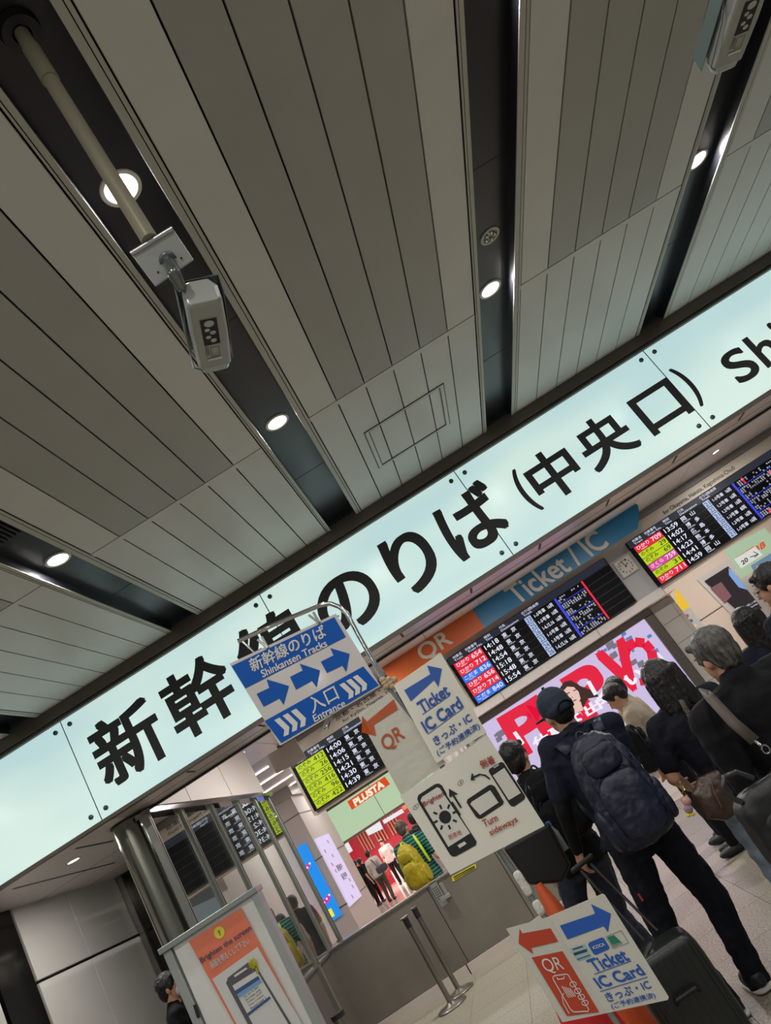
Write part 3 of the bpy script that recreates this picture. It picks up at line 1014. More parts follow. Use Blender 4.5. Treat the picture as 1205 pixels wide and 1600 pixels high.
P2.text(q, '3', (1105, 1095), (1125, 1085), (1090, 1065), 0.006, bold=0.05)
P2.line(q, [(955, 1150), (1085, 1065)], 10, 0.006)
q.build('lettering', glow('shop_orange', '#e0551e', 0.8), o)
q = MB()
P2.poly(q, [(1060, 1200), (1205, 1110), (1290, 1180), (1090, 1260)], 0.008)
q.build('blue_panel', glow('shop_bluegrey', '#7f9fc0', 0.6), o)
# shop shelf glimpsed by the screen wall
P = Plane((0, 15.6, 0), (0, -1, 0), (940, 860, 3.638))
sh = empty('shop_shelf', P.at((510, 400)), 'yellow topped shop shelf glimpsed right of the tiled wall', 'shelf')
q = MB()
q.slab([P.at(c) for c in ((425, 215), (490, 300), (500, 325), (440, 360), (420, 250))], (0, 0.03, 0))
fix(q.build('yellow_sign', glow('shelf_yellow', '#f0c020', 0.9), sh))
q = MB()
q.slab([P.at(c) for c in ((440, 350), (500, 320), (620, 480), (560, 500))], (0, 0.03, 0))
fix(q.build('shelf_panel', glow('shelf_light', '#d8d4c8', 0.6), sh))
for i in range(5):
    q = MB()
    q.slab([P.at(c, 0.01) for c in ((470 + 22 * i, 372 + 28 * i), (490 + 22 * i, 360 + 28 * i), (500 + 22 * i, 375 + 28 * i), (480 + 22 * i, 388 + 28 * i))], (0, 0.02, 0))
    q.build('magazine', mat('mag%d' % i, ['#a04030', '#405070', '#d0b080', '#704060', '#305040'][i], 0.5), sh)

# ---------------------------------------------------------------- far hall, left
PX = -4.25
fp = empty('wall_pillar', (-5.3, 18, 0), kind='structure')
MB().box((-6.6, 17.0, 0), (PX, 19.4, 3.44)).build('core', mat('pillar_clad', '#a79e9a', 0.4), fp)
for z in (1.0, 2.02, 3.0):
    MB().box((-6.61, 16.99, z), (PX + 0.01, 19.41, z + 0.015)).build('joint', DARK, fp)
MB().box((-6.7, 16.9, 3.4), (PX + 0.08, 19.5, 3.62)).build('capital', mat('pillar_cap', '#8f8884', 0.4), fp)
MB().box((-5.0, 16.96, 2.5), (-4.85, 17.0, 3.35)).build('cable_box', mat('cable_box', '#857b72', 0.5), fp)
bl = empty('blue_poster', (-4.8, 16.95, 0.9), 'bright blue and magenta lit poster on the far pillar', 'poster')
PP = Plane((0, 16.95, 0), (0, -1, 0), (360, 1200, 5.335))
q = MB()
q.box((-5.0, 16.95, 0.88), (-4.42, 17.0, 2.44))
q.build('panel', glow('poster_blue', '#1490f0', 0.95), bl)
q = MB()
q.poly([(-5.0, 16.94, 0.9), (-4.82, 16.94, 1.12), (-4.84, 16.94, 1.25), (-4.90, 16.94, 1.38), (-4.88, 16.94, 1.5), (-5.0, 16.94, 1.62)])
q.poly([(-4.98, 16.938, 1.75), (-4.55, 16.938, 1.98), (-4.52, 16.938, 2.08), (-4.96, 16.938, 1.86)])
q.poly([(-4.92, 16.938, 1.08), (-4.47, 16.938, 1.26), (-4.45, 16.938, 1.36), (-4.90, 16.938, 1.2)])
q.build('magenta_print', glow('poster_magenta', '#e8149a', 0.95), bl)
q = MB()
q.box((-4.88, 16.936, 0.94), (-4.55, 16.938, 1.1))
q.build('yellow_print', glow('poster_yellow', '#f0e83c', 0.95), bl)
q = MB()
for i in range(6):
    q.poly(q.ring((-4.92 + 0.08 * i, 16.932, 1.83 + 0.042 * i), (0, -1, 0), 0.022, n=10))
    q.poly(q.ring((-4.86 + 0.08 * i, 16.932, 1.15 + 0.035 * i), (0, -1, 0), 0.022, n=10))
txz(q, 'Thanks!', -4.85, -4.60, 0.99, 1.05, 16.934)
q.build('white_print', WHS, bl)
wa2 = empty('white_display', (PX, 17.7, 0.9), 'tall white lit display with pink marks on the side of the far pillar', 'display')
MB().box((PX, 17.05, 0.92), (PX + 0.04, 18.35, 2.40)).build('panel', glow('display_white', '#dccdf2', 0.95), wa2)
q = MB()
for i in range(9):
    y, z = 17.2 + rng.random() * 0.9, 1.0 + i * 0.15
    q.poly([(PX + 0.045, y, z), (PX + 0.045, y + 0.12, z), (PX + 0.045, y + 0.1, z + 0.07), (PX + 0.045, y - 0.02, z + 0.08)])
q.build('pink_marks', glow('display_pink', '#d888b0', 0.8), wa2)
q = MB()
text(q, '開催中', (PX + 0.046, 17.5, 1.6), (0, 0.5, 0), (0, 0, 0.13), (0.002, 0, 0), bold=0.02)
text(q, '販売中', (PX + 0.046, 17.5, 1.4), (0, 0.5, 0), (0, 0, 0.13), (0.002, 0, 0), bold=0.02)
q.build('lettering', BLACK, wa2)

# shop beyond
sp = empty('wall_shop', (-5, 29, 0), kind='structure')
FG = glow('shop_fascia_green', '#c6e0b8', 0.78)
MB().box((-9.0, 29.0, 2.34), (-1.0, 29.3, 3.5)).build('fascia', FG, sp)
MB().box((-9.0, 28.98, 3.5), (-1.0, 29.3, 3.62)).build('fascia_top', mat('fascia_grey', '#5c5a52', 0.5), sp)
MB().box((-9.0, 28.97, 2.26), (-1.0, 29.3, 2.34)).build('fascia_edge', mat('fascia_edge', '#6b5048', 0.5), sp)
for x in (-6.5, -4.6, -2.7):
    MB().box((x, 28.985, 2.34), (x + 0.02, 29.0, 3.5)).build('joint', mat('seam_grey'), sp)
RED = mat('shop_red', '#b01830', 0.45)
MB().box((-10, 36, 0), (0, 36.2, 3.6)).build('back_wall', RED, sp)
MB().box((-8.6, 29.3, 0), (-8.4, 36, 3.6)).build('side_wall', RED, sp)
MB().box((-1.0, 12.2, 0), (-0.8, 36, 3.6)).build('hall_wall', PINKW, sp)
MB().box((-8.6, 29.3, 2.62), (-0.8, 36, 2.7)).build('shop_ceiling', mat('shop_ceiling', '#d8ccc6', 0.5), sp)
for x in (-7.2, -6.5, -5.8):
    for i in range(4):
        MB().box((x + 0.14 * i, 35.85, 1.6), (x + 0.14 * i + 0.05, 36, 2.6)).build('batten', mat('batten_wood', '#c48a6a', 0.5), sp)
for i in range(5):
    for j in range(3):
        tag(MB().box((-7.8 + 1.4 * i, 30 + 1.8 * j, 2.58), (-6.9 + 1.4 * i, 30.09 + 1.8 * j, 2.62)).build('shop_strip_light', TUBE), 'white strip lamp in the red shop ceiling', 'ceiling light', 'strip lamps inside the red shop')
PLS = empty('shop_name_sign', (-4.65, 28.95, 2.95), 'orange red shop name sign with white capital letters on the green fascia', 'sign')
P = Plane((0, 28.9, 0), (0, -1, 0), (420, 1150, 5.477))
q = MB()
q.slab([P.at(c) for c in ((672, 560), (992, 348), (1038, 412), (712, 632))], (0, 0.05, 0))
fix(q.build('plate', glow('plusta_red', '#e04a12', 0.9), PLS))
q = MB()
P.text(q, 'PLUSTA', (745, 600), (990, 432), (722, 548), 0.02, bold=0.06)
q.build('lettering', glow('plusta_white', '#f2ead0', 1), PLS)
P = Plane((0, 34.0, 0), (0, -1, 0), (500, 1240, 5.477))
for i, (c4, lab) in enumerate([([(125, 480), (240, 415), (280, 490), (170, 560)], 'white menu panel at the left of the red shop'), ([(380, 300), (510, 235), (540, 300), (415, 360)], 'white poster panel in the middle of the red shop'),
                               ([(535, 230), (700, 130), (720, 160), (550, 260)], 'long white lit panel on the right red wall')]):
    q = MB()
    q.slab([P.at(c) for c in c4], (0, 0.05, 0))
    tag(fix(q.build('menu_panel', glow('menu_white', '#e6e8ee', 0.9))), lab, 'panel')
q = MB()
q.slab([P.at(c) for c in ((700, 115), (745, 80), (765, 110), (720, 145))], (0, 0.05, 0))
tag(fix(q.build('lit_menu_sign', glow('menu_orange', '#ee7a30', 0.9))), 'small orange lit panel at the far right of the red shop', 'panel')
# shop shelves and counter
sv = empty('shop_counter', (-4.6, 32.5, 0), 'white and red shop counter crowded with goods', 'counter')
MB().box((-6.0, 32.3, 0), (-2.5, 33.2, 1.05)).build('carcass', mat('shop_white', '#d8d0cc', 0.4), sv)
MB().box((-6.05, 32.25, 0.6), (-2.5, 32.3, 0.85)).build('red_band', RED, sv)
for i in range(24):
    x = -5.95 + 0.145 * i
    q = MB().box((x, 32.4, 1.05), (x + 0.1, 32.5, 1.15 + 0.18 * rng.random()))
    tag(q.build('package', mat('goods%d' % (i % 6), ['#c03040', '#e0c080', '#4080a0', '#f0f0e8', '#806040', '#50a070'][i % 6], 0.5)), 'small %s souvenir box standing on the red shop counter' % ['red', 'tan', 'blue', 'white', 'brown', 'green'][i % 6], 'package', 'souvenir boxes on the shop counter')

# ================================================================== CCTV CAMERAS
CG = mat('cctv_grey', '#a3a5a0', 0.35, metal=0.3)
CGL = mat('cctv_side', '#5e6f6d', 0.3, metal=0.3)


def tri(P_, a, b, c):
    return P_ + a + b + c


PIV = Vector((-0.046, 1.461, 0))


def turn(p, ang):
    return Matrix.Rotation(ang, 3, 'Z') @ (p - PIV) + PIV


def cctv(dx, dy, label, ang=0.0):
    D = Vector((dx, dy, 0))
    root = empty('security_camera', Vector((-0.046, 1.46, ZC)) + D, label, 'camera')

    def w(px, py, Y):
        return turn(W(px, py, Y), ang) + D
    # pole
    q = MB()
    pb = w(235, 375, 1.461)
    pb.x = -0.046 + dx
    q.loft([q.ring((pb.x, 1.461 + dy, z), (0, 0, 1), 0.021, n=20) for z in (pb.z, ZC + 0.05)])
    pl = q.build('pole', mat('pole_cream', '#8d8672', 0.4), root, smooth=True)
    q = MB()
    q.loft([q.ring((pb.x, 1.461 + dy, z), (0, 0, 1), 0.0245, n=20) for z in (ZC - 0.17, ZC - 0.02)])
    q.build('pole_collar', mat('pole_cream'), pl, smooth=True)
    q = MB()
    q.loft([q.ring((pb.x, 1.461 + dy, ZC + 0.072), (0, 0, 1), 0.06, n=24), q.ring((pb.x, 1.461 + dy, ZC + 0.045), (0, 0, 1), 0.055, n=24), q.ring((pb.x, 1.461 + dy, ZC + 0.045), (0, 0, 1), 0.028, n=24)], caps=False)
    fix(q.build('ceiling_rose', BLACK, root, smooth=True))
    # mount plate
    q = MB()
    a, b_, c, d = w(205, 397, 1.46), w(270, 357, 1.46), w(303, 406, 1.50), w(243, 448, 1.50)
    nrm = (b_ - a).cross(d - a).normalized() * 0.006
    q.slab([a, b_, c, d], nrm)
    pt_ = bevel(fix(q.build('mount_plate', CG, root)), 0.003)
    q = MB()
    q.tube([a, b_], 0.0065, n=8)
    fix(q.build('plate_flange', mat('flange', '#b4b8b8', 0.3, metal=0.4), pt_, smooth=True))
    q = MB()
    for u, v in ((0.22, 0.72), (0.78, 0.72)):
        p_ = a + (b_ - a) * u + (d - a) * v
        q.ell(p_, (0.003, 0.003, 0.003), n=6, m=4)
    q.build('screw', DARK, pt_)
    # joint arm
    q = MB()
    j0, j1, j2 = w(262, 405, 1.49), w(272, 428, 1.47), w(283, 448, 1.50)
    q.tube([j0, j0 + (j1 - j0) * 0.15], 0.022, n=16)
    q.cap(j0, 0.016, j1, 0.015)
    q.cap(j1, 0.017, j2, 0.013)
    q.build('ball_joint', CHROME if False else mat('joint_metal', '#777b7b', 0.25, metal=0.7), root, smooth='all')
    # housing (tapered box along its axis, toward the sign)
    h0, h1 = w(316, 462, 1.52), w(334, 562, 1.78)
    ax = (h1 - h0).normalized()
    view = (turn(Vector(CAM), ang) + D - h0).normalized()
    side = (w(350, 500, 1.6) - w(300, 500, 1.6)).normalized()
    side = (side - ax * side.dot(ax)).normalized()
    up = side.cross(ax).normalized()
    if up.dot(view) > 0:
        up = -up

    side, up = side * math.cos(0.45) + up * math.sin(0.45), up * math.cos(0.45) - side * math.sin(0.45)

    def sec(t, hw, lo, hi, ins=0.008):
        hw, lo, hi = hw * 1.12, lo * 1.0, hi * 1.35
        c_ = h0 + (h1 - h0) * t
        return [c_ - side * hw - up * (lo - ins), c_ - side * (hw - ins) - up * lo, c_ + side * (hw - ins) - up * lo, c_ + side * hw - up * (lo - ins), c_ + side * hw + up * hi * 0.5, c_ + side * hw * 0.6 + up * hi, c_ - side * hw * 0.6 + up * hi, c_ - side * hw + up * hi * 0.5]
    q = MB()
    q.loft([sec(0.0, 0.034, 0.02, 0.034), sec(0.03, 0.040, 0.024, 0.04), sec(0.5, 0.042, 0.027, 0.045), sec(1.0, 0.040, 0.026, 0.046)])
    hs = fix(q.build('housing', CG, root))
    bevel(hs, 0.003)
    q = MB()
    # sun shield over the top and its side skirts
    for sgn in (-1, 1):
        pts_ = [h0 + (h1 - h0) * t + side * sgn * 0.055 + up * u for t, u in ((0.08, 0.022), (1.12, 0.014), (1.12, 0.07), (0.08, 0.07))]
        q.slab(pts_, side * sgn * 0.002)
    q.slab([h0 + (h1 - h0) * t + side * s_ * 0.055 + up * 0.07 for t, s_ in ((0.08, -1), (1.12, -1), (1.12, 1), (0.08, 1))], up * 0.003)
    fix(q.build('sun_shield', CGL, root))
    q = MB()
    q.loft([sec(1.0, 0.036, 0.022, 0.04), sec(1.09, 0.034, 0.020, 0.038), sec(1.14, 0.026, 0.012, 0.03)])
    fix(q.build('front_window', mat('cctv_glass', '#aab4b2', 0.08, metal=0.3), hs))
    # underside details: access label, keyed opening, print
    def und(t, s_):
        return h0 + (h1 - h0) * t + side * s_ - up * 0.0283
    q = MB()
    q.slab([und(t, s_) for t, s_ in ((0.22, -0.020), (0.60, -0.020), (0.60, 0.022), (0.22, 0.022))], up * 0.001)
    q.build('keyed_opening', BLACK, hs)
    q = MB()
    for (t, s_, r_) in ((0.27, 0.001, 0.013), (0.36, -0.006, 0.007), (0.41, 0.007, 0.008), (0.47, -0.006, 0.007), (0.53, 0.006, 0.008)):
        q.poly([p_ - up * 0.0012 for p_ in q.ring(und(t, s_), up, r_, n=12)])
    q.build('cable_pin', mat('flange'), hs)
    q = MB()
    for t0, t1, s0_, s1_ in ((0.64, 0.78, -0.006, 0.016),):
        for a_, b2 in (((t0, s0_), (t0, s1_)), ((t1, s0_), (t1, s1_)), ((t0, s0_), (t1, s0_)), ((t0, s1_), (t1, s1_))):
            q.tube([und(*a_) - up * 0.0008, und(*b2) - up * 0.0008], 0.0006, n=4)
    for s_ in (-0.018, -0.013):
        q.tube([und(0.62, s_) - up * 0.0008, und(0.76, s_) - up * 0.0008], 0.0008, n=4)
    q.build('engraving', DARK, hs)
    q = MB()
    q.slab([und(t, s_) for t, s_ in ((0.82, -0.018), (0.85, -0.018), (0.85, 0.020), (0.82, 0.020))], -up * 0.0006)
    q.build('white_print', mat('white_paint'), hs)
    # cable
    q = MB()
    q.tube([j1, w(285, 470, 1.56), w(290, 520, 1.62), w(303, 575, 1.75), w(325, 580, 1.80)], 0.0022, n=6)
    q.build('cable', mat('cable_grey', '#6a6f6e', 0.4), root, smooth=True)
    return root


cctv(0, 0, 'grey security camera hanging from a pole in the left black channel')
cam2 = W(1050, 30, 1.86)
ref = turn(W(336, 570, 1.80), -0.27)
cctv(cam2.x - ref.x - 0.0, cam2.y - ref.y, 'grey security camera at the top right, cut by the frame', -0.27)

# ================================================================== PLACARDS
YP = 3.5
BLUE = mat('print_blue', '#0052ac', 0.45, spec=0.2)
BLUE2 = mat('marker_blue', '#2c57a8', 0.45)
ORG = mat('print_orange', '#b24a0c', 0.5, spec=0.2)
RED2 = mat('print_red', '#a8322a', 0.5)
PRW = mat('print_white', '#d6d3cc', 0.5)

# pole stand
st = empty('sign_stand', (-0.2, YP + 0.03, 0), 'chrome pole stand with curved top holding the hand-made signs', 'stand')
pz = YP + 0.03
q = MB()
top = [W(372, 1002, pz), W(430, 975, pz), W(500, 946, pz), W(516, 943, pz), W(530, 948, pz), W(542, 958, pz), W(560, 992, pz), W(603, 1068, pz)]
q.tube(top, 0.011, n=12)
q.build('curved_arm', CHROME, st, smooth=True)
q = MB()
f0 = W(603, 1068, pz)
f1 = W(846, 1425, pz)
q.tube([f0, f1, f1 + (f1 - f0) * 0.9], 0.012, n=12)
q.build('pole', mat('clear_pole', '#9aa09e', 0.15, metal=0.7), st, smooth=True)
q = MB()
q.tube([W(377, 1000, pz), W(400, 1022, pz), W(410, 1024, pz), W(590, 955, pz)][:3], 0.005, n=6)
q.tube([W(402, 1024, pz), W(530, 962, pz)], 0.004, n=6)
q.build('hanger_wire', CHROME, st, smooth=True)
q = MB()
for k in range(7):
    c = W(598 + k * 3, 1062 + (k % 3) * 5, pz - 0.02)
    q.ell(c, (0.016, 0.012, 0.015), n=8, m=6)
q.build('tape_knot', mat('tape_brown', '#b49a78', 0.25, coat=0.5, bump=(60, 0.5)), st, smooth='all')
for px, py in ((822, 1388), (842, 1418), (812, 1372)):
    c = W(px, py, pz - 0.01)
    q = MB()
    q.sbox(c, (0.018, 0.014, 0.03), 0.6)
    q.build('tape_wrap', mat('tape_white', '#c9c6c0', 0.3, bump=(60, 0.5)), st, smooth='all')

# blue placard
c4 = (340, 920, 4.017)
P = Plane((0, YP, 0), (0.0, -1, 0), c4)
bp = empty('blue_placard', P.at((690, 970)), 'blue and white laminated placard with three arrows hung on the curved arm', 'placard')
q = MB()
q.slab([P.at(c, -0.001) for c in ((75, 470), (742, 155), (1022, 610), (392, 985))], (0, 0.004, 0))
fix(q.build('board', mat('placard_white', '#c9c4c2', 0.35, coat=0.3), bp))
q = MB()
P.poly(q, [(88, 485), (733, 178), (806, 302), (175, 625)])
P.poly(q, [(296, 830), (915, 487), (1013, 605), (400, 968)])
P.poly(q, [(245, 660), (325, 622), (308, 568), (448, 610), (415, 728), (388, 688), (290, 740)])
P.poly(q, [(455, 553), (535, 513), (516, 470), (643, 512), (622, 618), (592, 578), (493, 633)])
P.poly(q, [(648, 458), (728, 418), (708, 372), (829, 408), (808, 522), (783, 482), (687, 528)])
q.build('blue_print', BLUE, bp)
q = MB()
P.text(q, '新幹線のりば', (222, 525), (690, 300), (192, 445), 0.003, bold=0.018)
P.text(q, 'Shinkansen Tracks', (287, 558), (692, 360), (270, 515), 0.003, bold=0.022)
P.text(q, '入口', (600, 785), (768, 690), (560, 695), 0.003, bold=0.012)
P.text(q, 'Entrance', (612, 838), (806, 735), (597, 797), 0.003, bold=0.022)
for (ox, oy) in ((0, 0), (52, -28), (104, -56)):
    P.poly(q, [(x + ox, y + oy) for x, y in ((357, 825), (390, 808), (452, 868), (447, 915), (416, 928), (420, 885))], 0.003)
for (ox, oy) in ((0, 0), (42, -24), (84, -48)):
    P.poly(q, [(x + ox, y + oy) for x, y in ((765, 603), (795, 588), (855, 645), (852, 680), (822, 694), (825, 658))], 0.003)
q.build('white_print', PRW, bp)
q = MB()
for (px, py) in ((285, 345), (608, 190)):
    c = P.at((px, py))
    q.tube([c + Vector((-0.012, -0.005, 0.03)), c + Vector((0.01, -0.005, -0.03))], 0.006, n=6)
    q.tube([c + Vector((0.012, -0.005, 0.03)), c + Vector((0.012, -0.005, -0.03))], 0.006, n=6)
q.build('clip', mat('clear_clip', '#c9ccca', 0.1, metal=0.4), bp, smooth=True)

# hand-made notices
c8 = (560, 1020, 4.017)
P = Plane((0, YP - 0.01, 0), (0, -1, 0), c8)
qp = empty('qr_notice', P.at((270, 895)), 'plastic-sleeved paper notice with orange left arrow and QR lettering', 'notice')
q = MB()
q.slab([P.at(c) for c in ((-5, 388), (198, 248), (548, 690), (272, 898))], (0, 0.003, 0))
fix(q.build('sheet', mat('sheet_grey', '#c6c3b6', 0.25, bump=(13, 0.4), coat=0.3), qp))
q = MB()
P.poly(q, [(222, 292), (250, 355), (98, 452), (112, 522), (22, 500), (24, 395), (55, 432)], 0.003)
P.text(q, 'QR', (182, 635), (302, 545), (132, 540), 0.003, bold=0.014, res=6)
q.build('orange_print', ORG, qp)
q = MB()
q.slab([P.at(c, 0.006) for c in ((15, 385), (195, 262), (520, 690), (275, 870))], (0, 0.001, 0))
fix(q.build('plastic_sleeve', mat('sleeve', '#ffffff', 0.15, alpha=0.02, bump=(18, 0.8)), qp))
P = Plane((0, YP - 0.02, 0), (0.05, -1, 0), c8)
tp = empty('ticket_notice', P.at((495, 690)), 'white paper notice with a blue right arrow reading Ticket, IC Card', 'notice')
q = MB()
q.slab([P.at(c) for c in ((222, 205), (518, 0), (805, 500), (492, 692))], (0, 0.003, 0))
fix(q.build('sheet', PAPER, tp))
q = MB()
P.poly(q, [(288, 235), (452, 135), (432, 80), (525, 100), (503, 215), (475, 172), (330, 305)], 0.002)
P.text(q, 'Ticket', (402, 382), (578, 258), (365, 318), 0.003, bold=0.03, res=5)
P.line(q, [(402, 388), (575, 268)], 4)
P.text(q, 'IC Card', (430, 503), (660, 338), (392, 438), 0.003, bold=0.03, res=5)
P.line(q, [(435, 512), (660, 347)], 4)
P.text(q, 'きっぷ・IC', (488, 585), (718, 425), (462, 535), 0.003, bold=0.02)
P.text(q, '(ご予約連携済)', (505, 655), (768, 480), (485, 610), 0.003, bold=0.02)
q.build('blue_print', BLUE2, tp)
P = Plane((0, YP - 0.015, 0), (0, -1, 0), c8)
hb = empty('phone_notice', P.at((590, 1390)), 'large white notice showing phones being brightened and turned sideways', 'notice')
q = MB()
q.slab([P.at(c) for c in ((262, 900), (560, 700), (800, 502), (1170, 1085), (578, 1395))], (0, 0.004, 0))
fix(q.build('sheet', PAPER, hb))


def phone(P_, bk, wt, outer, inner):
    P_.poly(bk, outer, 0.002)
    P_.poly(wt, inner, 0.003)


k = MB()
wt = MB()
phone(P, k, wt, [(370, 915), (378, 892), (480, 825), (505, 820), (525, 832), (552, 880), (556, 895), (743, 1185), (738, 1208), (612, 1278), (590, 1278), (575, 1265), (378, 940)],
      [(392, 928), (400, 905), (495, 843), (512, 850), (702, 1132), (566, 1218)])
phone(P, k, wt, [(680, 940), (685, 920), (820, 830), (838, 828), (858, 840), (913, 935), (908, 952), (775, 1040), (755, 1042), (738, 1030)], [(703, 950), (712, 935), (828, 862), (880, 940), (764, 1018)])
phone(P, k, wt, [(818, 745), (822, 730), (895, 685), (912, 690), (1048, 900), (1043, 920), (978, 965), (960, 962), (948, 950)], [(845, 770), (916, 722), (1020, 880), (945, 925)])
P.poly(k, [(568, 852), (625, 885), (612, 892), (600, 888), (650, 968), (640, 975), (588, 893), (584, 905), (572, 905)], 0.004)
P.poly(k, [(582, 938), (592, 932), (645, 1015), (636, 1022)], 0.004)
P.poly(k, [(705, 800), (712, 755), (722, 762), (722, 775), (760, 758), (800, 765), (830, 790), (822, 795), (795, 775), (765, 768), (722, 788), (738, 798)], 0.004)
P.text(k, '①', (352, 992), (385, 965), (338, 968), 0.003)
P.text(k, '②', (632, 842), (665, 815), (618, 815), 0.003)
P.text(k, '⌀' if False else '0', (655, 1195), (660, 1190), (653, 1190), 0.001)
P.disc(k, (545, 1030), 38, 0.005)
for i in range(8):
    a = R(20 + 45 * i)
    P.line(k, [(545 + 52 * math.cos(a), 1030 + 56 * math.sin(a)), (545 + 78 * math.cos(a), 1030 + 84 * math.sin(a))], 12, 0.005)
P.poly(wt, [(622, 1208), (665, 1183), (680, 1195), (672, 1204), (636, 1226)], 0.003)
P.line(wt, [(850, 722), (882, 702)], 6, 0.003)
k.build('black_print', BLACK, hb)
wt.build('white_print', mat('sheet_white', '#d2d0c6', 0.5), hb)
q = MB()
P.text(q, 'Brighten', (415, 975), (543, 903), (402, 938), 0.005, bold=0.012)
P.text(q, '明亮地', (575, 1178), (652, 1140), (562, 1145), 0.005)
P.text(q, '侧着', (778, 730), (862, 690), (755, 682), 0.005, bold=0.015)
P.text(q, 'Turn', (793, 1095), (880, 1052), (775, 1052), 0.005, bold=0.012)
P.text(q, 'sideways', (837, 1158), (1008, 1068), (815, 1112), 0.005, bold=0.012)
q.build('red_print', RED2, hb)

# lower placard on a cone
c5 = (780, 1380, 4.304)
YL = 3.5
P = Plane(W(860, 1480, YL), (0.12, -1, 0.05), c5)
lp = empty('folded_placard', P.at((720, 870)), 'folded white placard on the cone with red left arrow and blue right arrow', 'placard')
PR = P
fold0, fold1 = P.at((335, 225)), P.at((722, 872))
q = MB()
q.slab([P.at(c) for c in ((335, 225), (698, 70), (712, 78), (1142, 765), (1135, 785), (722, 874))], P.n * -0.005)
fix(q.build('right_panel', mat('placard_grey', '#c6c4b9', 0.4), lp))
nl = (fold1 - fold0).cross(Vector((1, 0.55, 0.1))).normalized()
PL = Plane(fold0, nl, c5)
q = MB()
q.slab([PL.at(c) for c in ((50, 305), (334, 225), (722, 874), (430, 935))], PL.n * -0.005)
fix(q.build('left_panel', mat('placard_grey'), lp))
q = MB()
PR.poly(q, [(408, 285), (645, 205), (618, 140), (752, 205), (732, 330), (702, 288), (460, 378)], 0.002)
PR.poly(q, [(597, 412), (606, 398), (690, 364), (704, 368), (742, 430), (736, 444), (650, 482), (634, 476)], 0.002)
PR.text(q, 'Ticket', (642, 598), (880, 515), (586, 520), 0.002, bold=0.03, res=5)
PR.line(q, [(640, 612), (888, 522)], 5)
PR.text(q, 'IC Card', (682, 708), (985, 612), (630, 640), 0.002, bold=0.03, res=5)
PR.line(q, [(680, 728), (998, 630)], 5)
PR.text(q, 'きっぷ・IC', (735, 800), (1028, 705), (702, 742), 0.002, bold=0.02)
PR.text(q, '(ご予約連携済)', (765, 852), (1058, 775), (745, 808), 0.002, bold=0.015)
q.build('blue_print', mat('print_blue_light', '#2f5cae', 0.5, spec=0.2), lp)
q = MB()
PR.poly(q, [(475, 440), (575, 408), (622, 490), (530, 525)], 0.002)
q.build('ticket_print', mat('print_paleblue', '#93b4b8', 0.45), lp)
q = MB()
PR.line(q, [(495, 445), (562, 424)], 8, 0.003)
PR.line(q, [(502, 478), (590, 450)], 16, 0.003)
PR.line(q, [(525, 512), (612, 482)], 5, 0.003)
for a_, b2 in (((718, 360), (820, 318)), ((820, 318), (870, 400)), ((870, 400), (765, 438)), ((765, 438), (718, 360))):
    PR.line(q, [a_, b2], 2.5, 0.003)
q.build('black_print', mat('print_dark', '#2c3c50', 0.5), lp)
q = MB()
PR.poly(q, [(727, 362), (772, 348), (828, 402), (766, 426)], 0.002)
q.build('green_print', mat('print_green', '#1f7a5a', 0.45), lp)
q = MB()
PR.text(q, 'ICOCA', (635, 445), (712, 418), (625, 425), 0.004, bold=0.03)
PR.text(q, 'Suica', (765, 420), (820, 402), (762, 412), 0.004)
q.build('card_lettering', PRW, lp)
q = MB()
PL.poly(q, [(130, 405), (136, 305), (156, 338), (345, 303), (397, 393), (215, 435), (230, 477)], 0.002)
PL.poly(q, [(218, 500), (425, 457), (672, 866), (455, 893)], 0.002)
q.build('red_print', mat('print_vermilion', '#b8432a', 0.45), lp)
q = MB()
PL.text(q, 'QR', (318, 615), (447, 595), (270, 512), 0.004, res=6)
PL.line(q, [(360, 630), (372, 622), (450, 612), (462, 618), (600, 850), (596, 862), (498, 866), (478, 850), (360, 645), (360, 630)], 6, 0.004)
PL.line(q, [(385, 632), (392, 648), (432, 642), (436, 626)], 6, 0.004)
for (x, y) in ((495, 680), (525, 725), (550, 765), (575, 805)):
    c = [(x + 22 * math.cos(t_ * 0.7), y + 18 * math.sin(t_ * 0.7)) for t_ in range(10)]
    PL.line(q, c, 5, 0.004)
PL.line(q, [(432, 740), (420, 760), (430, 810), (470, 880)], 5, 0.004)
for i in range(5):
    PL.line(q, [(418 + i * 14, 692 + i * 4), (465 + i * 12, 770 - i * 2)], 5, 0.004)
q.build('white_print', PRW, lp)

# striped cone
cb = Vector((-0.285, 3.82, 0))
cone = empty('traffic_cone', cb, 'red and white striped traffic cone under the folded placard', 'cone')
q = MB()
bevel(MB().box(cb + Vector((-0.22, -0.22, 0)), cb + Vector((0.22, 0.22, 0.03))).build('base', mat('cone_red', '#c8202a', 0.4), cone), 0.01)
rz = lambda z: 0.20 - 0.15 * z / 0.98
for i, (z0, z1) in enumerate(((0.03, 0.30), (0.30, 0.48), (0.48, 0.66), (0.66, 0.80), (0.80, 0.95))):
    q = MB()
    q.loft([q.ring(cb + Vector((0, 0, z0)), (0, 0, 1), rz(z0), n=32), q.ring(cb + Vector((0, 0, z1)), (0, 0, 1), rz(z1), n=32)])
    q.build('band', mat('cone_red') if i % 2 == 0 else mat('cone_white', '#d8d4d0', 0.4), cone, smooth=True)
# orange flag-like cone tip behind the pole
q = MB()
ob = W(846, 1400, 4.85)
q.loft([q.ring((ob.x + 0.02, 4.85, z), (0, 0, 1), r_, n=24) for z, r_ in ((0.0, 0.20), (0.62, 0.09), (0.92, 0.03), (0.96, 0.02))])
o = q.build('orange_cone', mat('orange_plastic', '#c8552a', 0.4), smooth=True)
tag(o, 'plain orange traffic cone just behind the chrome sign pole', 'cone')

